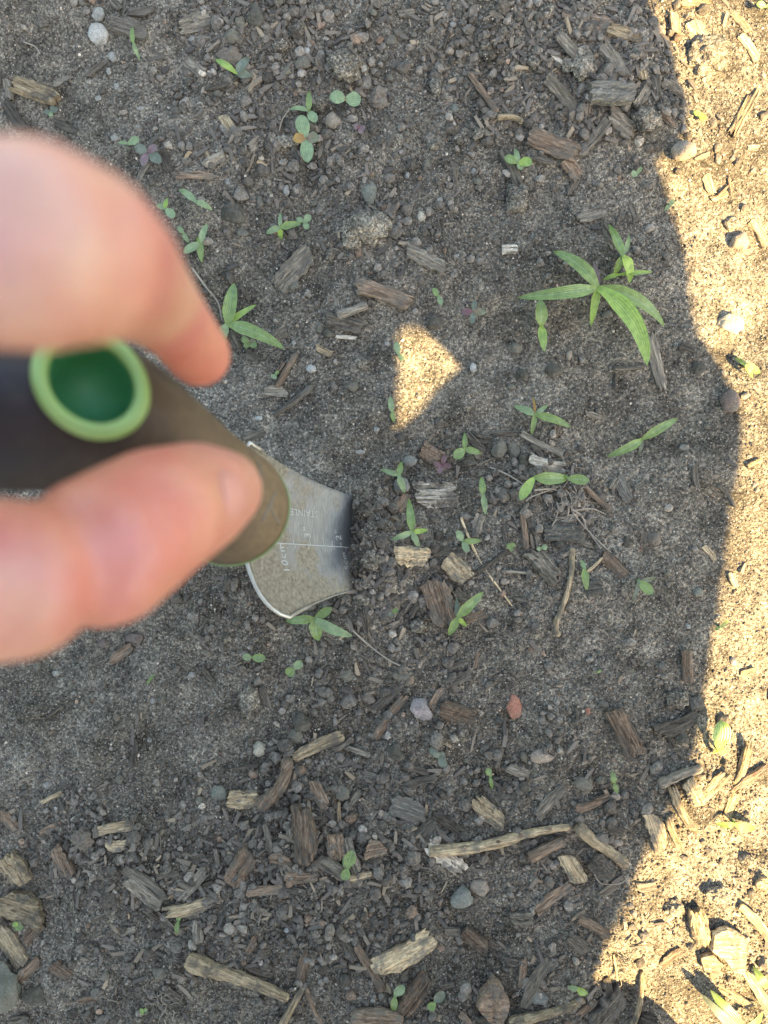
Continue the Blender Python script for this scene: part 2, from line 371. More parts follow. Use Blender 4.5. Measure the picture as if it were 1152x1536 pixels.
def fibres(n, seed):
    """fine bark and wood litter, too small to pick apart"""
    r = np.random.RandomState(seed); p = scatter(n, r, 2.6)
    L = r.uniform(0.0008, 0.0052, n) * r.uniform(0.35, 1, n); W = L * r.uniform(0.08, 0.45, n); W = np.clip(W, .00015, .0009); T = W * r.uniform(0.3, .8, n)
    b = np.array([[-1, -1, -1], [-1, 1, -1], [-1, 1, 1], [-1, -1, 1], [0, -1.2, -1], [0, 1.1, -1], [0, 1.0, 1.2], [0, -1, 1], [1, -.7, -1], [1, .6, -.6], [1, .5, .8], [1, -.8, .7]], float)
    f = np.array([[0, 3, 2, 1], [0, 1, 5, 4], [1, 2, 6, 5], [2, 3, 7, 6], [3, 0, 4, 7], [4, 5, 9, 8], [5, 6, 10, 9], [6, 7, 11, 10], [7, 4, 8, 11], [8, 9, 10, 11]])
    V = b[None] * (1 + .5 * (r.rand(n, 12, 3) - .5)) * np.stack([L, W, T], 1)[:, None]
    a = r.uniform(0, 2 * np.pi, n); e = r.normal(0, .18, n)
    ca, sa, ce, se = np.cos(a), np.sin(a), np.cos(e), np.sin(e)
    R = np.stack([np.stack([ca * ce, -sa, -ca * se], -1), np.stack([sa * ce, ca, -sa * se], -1), np.stack([se, 0 * a, ce], -1)], 1)
    V = np.einsum('nij,nkj->nki', R, V)
    V[:, :, 0] += p[:, :1]; V[:, :, 1] += p[:, 1:]; V[:, :, 2] += (Harr(p[:, 0], p[:, 1]) + T * 0.9 + np.abs(se) * L * .6 + .0003)[:, None]
    me = big_mesh('wood_litter', V.reshape(-1, 3), (f[None] + (np.arange(n) * 12)[:, None, None]).reshape(-1, 4))
    pal = np.array([[1.0, .93, .85], [.55, .52, .47], [1.25, 1.12, .95], [1.8, 1.55, 1.2], [0.8, .75, .68]])[r.choice(5, n, p=[.3, .3, .2, .08, .12])] * r.uniform(.7, 1.2, (n, 1))
    at = me.color_attributes.new('tint', 'FLOAT_COLOR', 'POINT')
    at.data.foreach_set('color', np.repeat(np.concatenate([pal, np.ones((n, 1))], 1), 12, 0).astype(np.float32).ravel())
    m, t, bb = new_mat('litter'); c = mixc(t, 1.0, attr(t, 'tint').outputs['Color'], (0.15, 0.122, 0.082), 'MULTIPLY')
    t.links.new(c, bb.inputs['Base Color']); bb.inputs['Roughness'].default_value = .9
    o = link('wood_litter', me, m); o['kind'] = 'stuff'
fibres(3600, 31)
# ------------------------------------------------------------------ labels
LM = [  # things one can find in the photograph, and how to call them
 (148, 56, 'the white round pebble'), (518, 147, 'the pair of round seed leaves'), (458, 207, 'the purslane with an orange leaf'),
 (221, 229, 'the dull purple four-leaf sprout'), (897, 437, 'the big crabgrass plant'), (637, 565, 'the triangle of sunlight'),
 (450, 830, 'the trowel blade'), (655, 740, 'the pale torn chip'), (771, 1059, 'the orange brick fragment'), (632, 1065, 'the pink quartz lump'),
 (745, 1258, 'the long curved branch'), (355, 1460, 'the thick barky branch'), (5, 1480, 'the blue-grey rock'), (1094, 489, 'the cream stone in the sun'),
 (848, 880, 'the pale bent stick'), (850, 760, 'the tangle of dry roots'), (916, 144, 'the slate-like shard'), (740, 1495, 'the big pointed bark shard'),
 (605, 1425, 'the yellow-tan split chip'), (35, 1355, 'the wide tan slab'), (710, 468, 'the reddish four-leaf sprout'), (777, 300, 'the egg-shaped clod'),
 (830, 220, 'the ribbed bark slab'), (502, 182, 'the tan angular pebble'), (633, 326, 'the small cream pebble'), (351, 322, 'the dark cut stone'),
 (1094, 600, 'the smooth mauve stone'), (390, 1122, 'the cream white pebble'), (813, 1135, 'the tan wedge stone'), (455, 1250, 'the tall upright slab'),
 (692, 1344, 'the pale green-grey stone'), (658, 902, 'the dark squared block'), (202, 958, 'the pinkish oval stone'), (345, 485, 'the three-leaf crabgrass sprout'),
 (1080, 1107, 'the bright sunlit leaf'), (125, 1258, 'the hollow knotty clod'), (553, 345, 'the cracked earth clod'), (1090, 1515, 'the broad corner leaves'),
 (963, 660, 'the two-leaf grass sprout'), (800, 622, 'the star-shaped grass sprout'), (522, 1298, 'the upright leaf pair'), (840, 70, 'the dirt-caked branches'),
 (982, 545, 'the flared grey stake'), (1094, 1405, 'the flat sunlit plate'), (1049, 173, 'the yellow-green leaflet'), (360, 1299, 'the chunky brown block'),
 (545, 38, 'the heap of crumbs'), (820, 720, 'the creeping grass runner'), (470, 935, 'the sprout under the blade'), (607, 1213, 'the flat dark slab'),
]
USED = set()
def where(x, y):
    c = sorted(LM, key=lambda l: (l[0] - x) ** 2 + (l[1] - y) ** 2)
    for l in c:
        dx, dy = l[0] - x, l[1] - y; d = math.hypot(dx, dy)
        if d < 6: continue
        a = math.degrees(math.atan2(dy, -dx)) % 360      # 0 = right of, 90 = above
        s = int((a + 22.5) // 45) % 8
        t = ['right of', 'up and right of', 'above', 'up and left of', 'left of', 'down and left of', 'below', 'down and right of'][s]
        q = 'right beside, ' if False else ('just ' if d < 70 else ('' if d < 150 else 'well '))
        yield q + t + ' ' + l[2]
def label(desc, x, y):
    for wh in where(x, y):
        s = desc + ' ' + wh
        if s not in USED and (desc.split()[-1], wh) not in USED:
            USED.add(s); USED.add((desc.split()[-1], wh)); return s
    return desc
TONE = {'g': 'weathered grey', 'd': 'dark', 'b': 'brown', 't': 'tan', 'y': 'straw-coloured', 'p': 'silvery pale', 's': 'slate grey'}

# ------------------------------------------------------------------ wood chips: x1, y1, x2, y2, width, tone (photograph pixels)
CHIPS = """21 125 87 153 25 t;8 155 38 195 18 d;12 122 16 150 12 g;195 20 232 17 12 d;270 42 318 28 23 g;316 24 333 40 9 d;170 40 222 56 22 d;
132 114 163 92 7 d;80 128 108 115 8 g;335 176 356 211 17 t;280 90 305 112 16 g;83 184 118 200 11 d;309 250 337 237 15 g;265 264 327 267 10 b;
209 270 225 244 8 g;245 228 255 256 14 d;167 0 180 16 10 d;277 241 286 228 5 y;308 228 317 242 9 t;386 243 399 250 7 y;611 376 664 402 21 g;
415 432 467 384 30 g;598 22 620 20 11 g;680 245 683 283 7 d;756 228 777 277 14 g;753 375 776 375 14 p;846 30 912 44 29 b;913 46 969 60 20 t;
838 55 862 82 15 g;827 86 858 107 6 p;904 73 936 118 18 g;884 142 948 146 30 s;820 122 861 166 17 g;957 97 963 121 13 t;952 160 970 135 15 g;
981 118 985 150 13 g;992 128 1022 145 15 g;992 174 1012 189 8 b;911 168 950 200 23 g;878 222 909 187 14 g;795 205 862 235 28 b;800 238 827 244 9 d;
848 243 868 266 21 b;852 294 866 270 12 d;866 328 907 318 17 g;903 335 917 360 14 d;945 308 957 330 9 d;491 478 541 491 21 d;537 430 614 455 23 b;
505 505 535 507 6 p;410 508 428 496 14 g;367 528 392 541 12 d;395 586 432 588 16 g;474 521 498 533 11 t;418 557 426 545 7 b;367 658 396 647 12 g;
345 498 357 522 10 d;363 432 374 449 6 g;632 672 660 690 27 b;739 651 780 649 9 d;782 651 841 682 10 g;793 689 845 703 17 p;699 651 723 675 11 d;
713 654 737 660 13 d;622 742 686 742 38 p;595 768 610 742 15 b;830 655 838 638 10 b;799 668 813 685 8 d;971 503 993 583 18 g;880 620 901 627 9 g;
1020 519 1040 525 9 d;926 716 942 750 18 s;914 733 925 718 12 g;951 733 964 725 10 s;815 798 872 800 28 s;828 783 867 775 12 p;797 826 834 868 26 g;
853 808 889 820 8 g;880 882 902 880 26 s;905 833 936 864 20 b;1056 820 1072 840 8 t;1028 976 1030 1020 15 b;590 832 641 836 28 t;574 773 605 795 9 b;
650 830 695 826 15 d;668 838 700 868 30 t;648 868 668 938 38 b;721 773 713 797 15 g;680 884 700 900 15 g;698 929 727 920 14 b;615 925 630 900 9 d;
756 790 759 815 8 d;545 915 550 950 9 d;167 990 200 968 15 b;304 1001 320 1022 6 g;347 1152 385 1147 6 d;344 1198 390 1197 25 t;64 1202 94 1188 7 t;
148 1245 203 1235 14 t;160 1267 190 1266 16 t;58 1250 94 1234 9 b;0 1215 26 1243 15 b;85 1270 108 1308 20 b;10 1282 38 1320 30 t;204 1110 198 1150 8 d;
562 1065 599 1027 14 d;564 1106 606 1043 13 b;442 1134 512 1102 17 t;500 1124 529 1107 8 g;436 1180 444 1145 14 d;645 1060 665 1031 10 b;
661 1060 711 1076 27 b;672 1024 705 1010 15 d;672 1003 699 992 9 d;712 1000 717 978 5 b;522 1121 554 1131 8 g;609 1150 642 1158 10 d;602 1180 654 1163 12 d;
543 1160 566 1170 14 g;470 1172 488 1207 18 b;526 1206 540 1185 10 g;455 1210 459 1288 33 b;584 1203 636 1222 34 s;650 1218 690 1245 16 d;
625 1250 652 1228 17 d;710 1200 755 1233 25 t;640 1264 694 1305 24 p;548 1272 578 1268 23 b;502 1248 505 1285 25 b;520 1258 536 1305 16 g;
476 1286 515 1310 18 g;518 1316 556 1311 11 t;545 1297 570 1285 16 d;405 1285 438 1290 15 b;398 1238 407 1275 9 g;433 1232 435 1258 10 g;508 1202 510 1237 6 t;
430 1313 474 1314 17 b;393 1030 403 1060 12 g;761 1150 792 1160 14 g;922 1065 950 1128 29 b;985 1098 1043 1075 22 d;806 1222 842 1180 17 g;
865 1212 914 1195 13 b;912 1237 933 1252 11 d;847 1280 867 1318 26 t;888 1285 916 1310 32 d;804 1363 854 1325 16 b;765 1375 798 1374 20 g;
903 1340 930 1322 13 d;870 1377 910 1400 14 b;976 1222 992 1272 24 t;1006 1178 1036 1243 12 t;1050 1197 1090 1160 16 t;1030 1170 1046 1204 20 t;
1102 1175 1122 1115 13 t;1092 1184 1150 1150 11 b;1088 1225 1102 1188 14 t;1000 1228 1019 1270 10 t;955 1330 982 1328 13 g;1041 1363 1052 1412 24 t;
1112 1358 1150 1402 13 t;993 1449 1018 1421 11 b;855 1403 878 1425 20 d;885 1536 935 1490 32 d;846 1536 893 1503 14 b;908 1466 914 1496 13 d;
958 1525 985 1530 21 d;1076 1478 1123 1507 12 t;1115 1452 1152 1510 15 t;1062 1460 1080 1453 12 b;0 1345 70 1366 40 t;0 1393 38 1443 25 t;
28 1467 58 1442 15 b;80 1445 108 1461 22 b;38 1412 62 1385 17 b;0 1362 14 1383 13 d;196 1315 240 1354 20 g;192 1300 252 1340 12 g;268 1350 312 1300 15 g;
254 1348 274 1326 7 t;249 1370 330 1345 17 t;237 1313 268 1308 9 g;237 1367 260 1391 8 g;219 1360 235 1375 10 d;140 1378 166 1368 7 g;
298 1378 300 1410 15 g;246 1478 274 1503 13 g;187 1397 203 1392 9 g;15 1533 45 1525 15 g;324 1273 328 1297 7 g;271 1293 306 1282 9 d;
347 1322 376 1277 32 b;360 1442 406 1464 9 d;461 1425 450 1468 14 b;535 1417 573 1484 12 b;562 1446 648 1405 31 y;604 1512 640 1462 28 b;
515 1408 532 1438 14 d;425 1345 428 1380 16 b;330 1401 348 1404 10 g;373 1337 422 1332 13 b;422 1334 460 1337 10 d;498 1343 504 1317 9 d;
667 1394 690 1398 13 g;695 1392 728 1418 19 b;783 1505 825 1430 18 g;786 1435 781 1477 11 b;757 1441 778 1443 12 d;1036 35 1053 64 23 t;
1009 22 1013 50 14 t;1095 206 1134 136 15 t;1110 57 1134 92 12 t;1127 333 1148 368 13 y;1057 265 1067 290 12 t;1121 222 1138 222 9 p;1020 5 1060 12 16 t;
1098 20 1120 50 13 t;1068 300 1090 292 8 t;1040 700 1046 730 8 d;1120 700 1140 690 8 t;1095 860 1102 880 9 t;1110 1010 1130 1004 8 t;1136 1320 1152 1330 20 y;
1000 1100 1010 1120 8 d;455 90 470 72 8 d;690 60 704 78 8 d;735 20 752 30 9 g;640 130 652 140 8 d;300 1330 320 1322 8 d;170 1420 190 1436 9 d;120 1500 150 1494 9 b;
385 1400 372 1424 10 b;500 1450 520 1446 9 d;660 1480 680 1474 9 d;720 1530 745 1522 12 d;690 1520 706 1534 10 b;570 1340 590 1336 8 d;640 1330 652 1342 8 d"""
STICKS = [  # points..., width at both ends, tone, description
 ([(308, 137), (340, 130), (362, 114)], 7, 5, 'd', 'thin dark curved twig'), ([(311, 82), (332, 61)], 5, 4, 'g', 'short thin grey twig'),
 ([(703, 114), (722, 140), (745, 172)], 8, 11, 'b', 'dark tapering twig'), ([(745, 178), (768, 178), (783, 187)], 9, 8, 't', 'tan broken twig end'),
 ([(665, 76), (673, 52)], 5, 4, 'd', 'thin dark twig'), ([(884, 94), (897, 74), (908, 50)], 5, 4, 'g', 'thin upright grey twig'),
 ([(506, 475), (530, 468), (551, 458)], 14, 13, 'g', 'smooth grey stick stub'), ([(416, 581), (430, 557), (446, 530)], 10, 9, 'b', 'straight brown stick'),
 ([(412, 623), (440, 604), (469, 580)], 7, 11, 'd', 'dark grey tapering stick'), ([(919, 554), (945, 553), (967, 549)], 8, 8, 'g', 'grey stick lying flat'),
 ([(922, 562), (921, 588)], 5, 4, 'd', 'thin dark twig piece'), ([(1076, 728), (1088, 740), (1102, 762)], 6, 5, 'd', 'dark twig near the shade line'),
 ([(874, 727), (890, 745), (915, 765)], 8, 10, 'b', 'dark brown stick'), ([(781, 768), (786, 795), (788, 824)], 8, 10, 'b', 'reddish brown stick standing out'),
 ([(752, 857), (780, 858), (806, 864)], 5, 5, 'g', 'thin straight twig'), ([(714, 858), (737, 843), (759, 824)], 8, 6, 'd', 'dark diagonal twig'),
 ([(856, 822), (856, 860), (846, 900), (832, 936), (836, 953)], 8, 9, 't', 'long pale bent stick'), ([(880, 857), (890, 849), (902, 836)], 5, 4, 't', 'short pale twig'),
 ([(690, 943), (717, 951)], 4, 3, 'd', 'thin dark twig'), ([(691, 776), (700, 800), (723, 847), (767, 908)], 4.5, 3, 'y', 'long thin pale straw stalk'),
 ([(71, 1076), (96, 1058)], 5, 3, 'd', 'thin dark twig'), ([(498, 1207), (506, 1180), (514, 1157)], 4, 3, 'g', 'thin upright grey twig'),
 ([(432, 1133), (430, 1160), (415, 1185), (388, 1206)], 16, 22, 'b', 'broad curved bark strip'),
 ([(644, 1274), (696, 1268), (746, 1260), (787, 1247), (830, 1240), (854, 1238)], 19, 9, 't', 'long curved tan branch with small bumps'),
 ([(792, 1283), (815, 1270), (846, 1257)], 19, 17, 'b', 'short mauve brown stick'), ([(863, 1234), (885, 1255), (912, 1274), (938, 1295)], 19, 15, 't', 'thick brown branch with dark end'),
 ([(985, 1174), (1015, 1162), (1050, 1150)], 15, 13, 'g', 'grey stick crossing the shade line'), ([(863, 1060), (868, 1092)], 5, 4, 'd', 'thin dark twig piece'),
 ([(282, 1434), (320, 1448), (360, 1460), (400, 1474), (434, 1491)], 27, 12, 't', 'thick barky grey-tan branch with cracks'),
 ([(420, 1538), (440, 1505), (456, 1477)], 13, 8, 't', 'brown pointed stick'), ([(459, 1480), (470, 1508), (487, 1538)], 7, 8, 'b', 'dark thin stick'),
 ([(528, 1520), (570, 1517), (604, 1521)], 22, 21, 'b', 'stout bark-covered stick'), ([(762, 1527), (800, 1520), (835, 1513), (866, 1500)], 18, 10, 't', 'grey stick with a light torn end'),
 ([(962, 1455), (960, 1480), (954, 1508), (944, 1538)], 7, 9, 't', 'pale curved twig in the shade corner'), ([(920, 1430), (924, 1466)], 4, 4, 't', 'thin sunlit twig'),
 ([(1092, 265), (1096, 300)], 4, 4, 'b', 'thin reddish twig in the sun'), ([(1075, 295), (1102, 270)], 4, 3, 'b', 'thin twig lying in the sun'),
]
ROOTS = [  # thin stems and roots
 ([(290, 404), (310, 432), (328, 455), (334, 482)], 3.2, 'root', 'pale thin dead grass stem behind the finger', 1), ([(419, 200), (425, 180), (436, 166)], 2.6, 'root', 'short pale rootlet', 1),
 ([(734, 701), (760, 712), (788, 729)], 3, 'root', 'thin pale rootlet', 1), ([(520, 935), (535, 950), (555, 968), (585, 990), (615, 1003)], 3.4, 'root', 'long pale root strand', 1),
 ([(935, 780), (960, 800), (972, 828)], 2, 'root_dark', 'hair-thin brown root', 1), ([(38, 66), (55, 73), (62, 84)], 2.4, 'root', 'thin tan rootlet', 1),
 ([(888, 1303), (900, 1322), (930, 1322), (942, 1308)], 2.6, 'root', 'thin looping tan root', 1), ([(1005, 430), (1040, 424)], 0, 'root', '', 0),
]
# ------------------------------------------------------------------ stones: x, y, rx, ry, kind
STONE = """148 56 17 16 white;149 22 11 13 pale;169 86 7 9 pale;264 45 6 6 grey;164 108 4 6 pale;175 132 5 6 pale;148 148 7 5 pale;288 59 6 5 pale;
351 322 20 19 dark;363 349 10 8 grey;390 303 7 11 grey;328 141 9 6 grey;186 169 7 5 tan;212 163 7 4 pale;120 121 4 5 grey;172 208 7 5 pale;342 274 5 8 pale;
384 108 7 6 tan;227 253 4 5 grey;124 4 8 7 grey;386 28 18 17 dark;349 57 13 11 grey;361 38 10 10 grey;462 78 8 7 white;455 97 15 11 grey;
502 182 14 12 tan;585 61 11 8 grey;682 165 7 9 slate;434 187 9 11 dark;555 291 14 19 slate;547 262 5 5 tan;633 326 7 9 cream;598 326 5 4 pale;
640 248 8 12 grey;710 258 6 6 pale;717 272 8 6 grey;451 250 9 7 dark;446 285 7 8 tan;429 288 6 10 pale;390 304 7 10 grey;472 305 6 6 grey;
668 24 7 6 pale;679 38 6 5 pale;621 52 5 5 grey;675 78 8 6 tan;776 64 7 7 grey;545 104 6 7 pale;611 264 5 5 pale;686 384 4 4 pale;910 112 20 13 dark;
952 80 8 7 grey;492 499 9 9 dark;481 493 8 9 grey;467 553 8 8 white;388 627 6 5 white;480 675 6 6 grey;540 678 8 5 pale;443 428 10 9 grey;462 440 5 6 pale;
580 515 4 4 white;441 515 4 4 pale;653 484 13 15 dark;709 552 6 8 white;853 534 6 8 tan;614 692 12 9 blue;601 729 13 12 blue;565 644 5 5 pale;
748 675 14 14 grey;770 675 10 16 grey;785 692 9 12 dark;827 665 7 6 tan;768 580 8 6 grey;784 564 10 10 dark;829 557 14 11 dark;772 522 12 9 grey;
529 580 9 8 grey;702 692 13 9 dark;1094 489 19 16 cream;1094 602 14 18 mauve;1047 553 11 9 dark;1026 672 9 6 blue;910 472 9 6 grey;
839 817 9 8 dark;940 814 10 9 dark;981 808 11 11 brown;1047 888 9 8 slate;771 1059 13 18 brick;882 1067 5 6 brick;919 794 6 7 grey;756 872 8 5 tan;
202 958 14 9 mauve;57 1000 7 8 grey;85 1009 7 6 pale;312 979 7 6 brown;288 1012 7 5 pale;229 1051 5 5 pale;243 1050 7 7 grey;175 1076 6 6 brown;
390 1122 12 11 cream;328 1192 12 14 slate;71 1176 8 5 pale;179 1168 7 8 grey;154 1218 6 6 tan;85 1212 4 4 white;155 964 9 7 mauve;
632 1065 17 18 pink;604 1012 15 8 grey;522 1013 11 9 grey;595 1128 14 13 dark;515 1187 12 12 grey;571 1220 6 8 tan;574 1237 8 8 grey;583 1230 6 7 grey;
443 1103 13 12 grey;453 1081 16 15 dark;496 1045 8 8 grey;552 1046 11 10 brown;772 1152 10 10 brown;813 1135 18 12 tan;787 1134 8 9 grey;785 1178 7 9 dark;
872 1175 16 12 grey;903 1170 10 7 grey;925 1264 9 7 tan;1023 1108 10 9 dark;1025 228 18 16 tan;1110 365 17 16 tan;988 50 10 10 tan;
143 1337 9 6 grey;201 1340 9 6 tan;240 1460 12 9 grey;273 1467 5 7 tan;119 1395 5 5 tan;55 1492 18 16 dark;431 1394 5 5 white;508 1395 5 4 pale;606 1463 8 11 grey;
692 1344 19 18 green;722 1328 17 14 tan;807 1496 15 12 blue;635 1451 7 6 grey;1030 520 8 6 dark;530 60 8 6 grey;505 20 7 6 grey;560 20 6 6 grey;430 108 9 8 grey;
700 130 6 5 grey;760 120 7 6 dark;585 118 7 6 grey;730 200 7 6 grey;610 200 5 5 grey;660 300 5 5 pale;740 330 6 5 grey;60 240 6 5 grey;1085 560 6 5 tan;
1060 640 6 5 grey;980 720 5 5 grey;1000 860 6 5 grey;1032 940 5 5 pale;900 980 5 4 grey;700 1140 6 5 grey;300 1200 7 6 grey;260 1240 6 5 grey;38 1180 5 5 grey;
225 1110 5 4 pale;110 1040 4 4 pale;30 1120 5 5 grey;700 1080 5 4 pale;850 1400 6 5 grey;640 1380 6 5 grey;560 1500 5 5 pale;160 1460 6 6 grey;320 1520 7 6 grey"""
CLODS = """345 86 19 14 tan;519 101 28 21 soil;567 149 14 15 tan;446 45 12 13 soil;481 158 11 13 soil;428 215 19 10 soil;651 217 10 9 soil;718 201 11 10 soil;
687 212 9 9 soil;729 71 9 7 soil;734 83 10 8 soil;654 132 12 13 soil;777 300 20 20 soil;545 345 30 22 soil;572 338 14 20 soil;530 362 16 12 soil;888 10 27 15 soil;
873 83 14 12 soil;876 104 19 17 soil;970 180 20 17 soil;547 545 14 10 soil;52 1068 19 12 soil;375 1050 15 24 soil;125 1258 16 15 tan;1016 1048 16 14 soil;
628 938 12 12 soil;548 875 12 9 soil;556 800 15 16 soil;549 770 12 12 soil;560 840 14 13 soil;545 900 11 9 soil;581 790 10 9 soil;495 385 9 11 soil;440 190 8 8 soil;
1060 85 30 26 soil;1098 335 12 10 soil;820 20 12 10 soil;850 100 10 10 soil;800 95 9 9 soil;930 30 14 10 soil;420 70 12 10 soil;470 15 11 9 soil;610 100 10 9 soil;
1075 1340 16 12 soil;1010 1360 14 12 soil;1120 1290 12 10 soil;470 1340 12 9 soil;180 1290 11 9 soil;770 1090 9 8 soil;340 960 9 7 soil;535 1140 10 8 soil"""
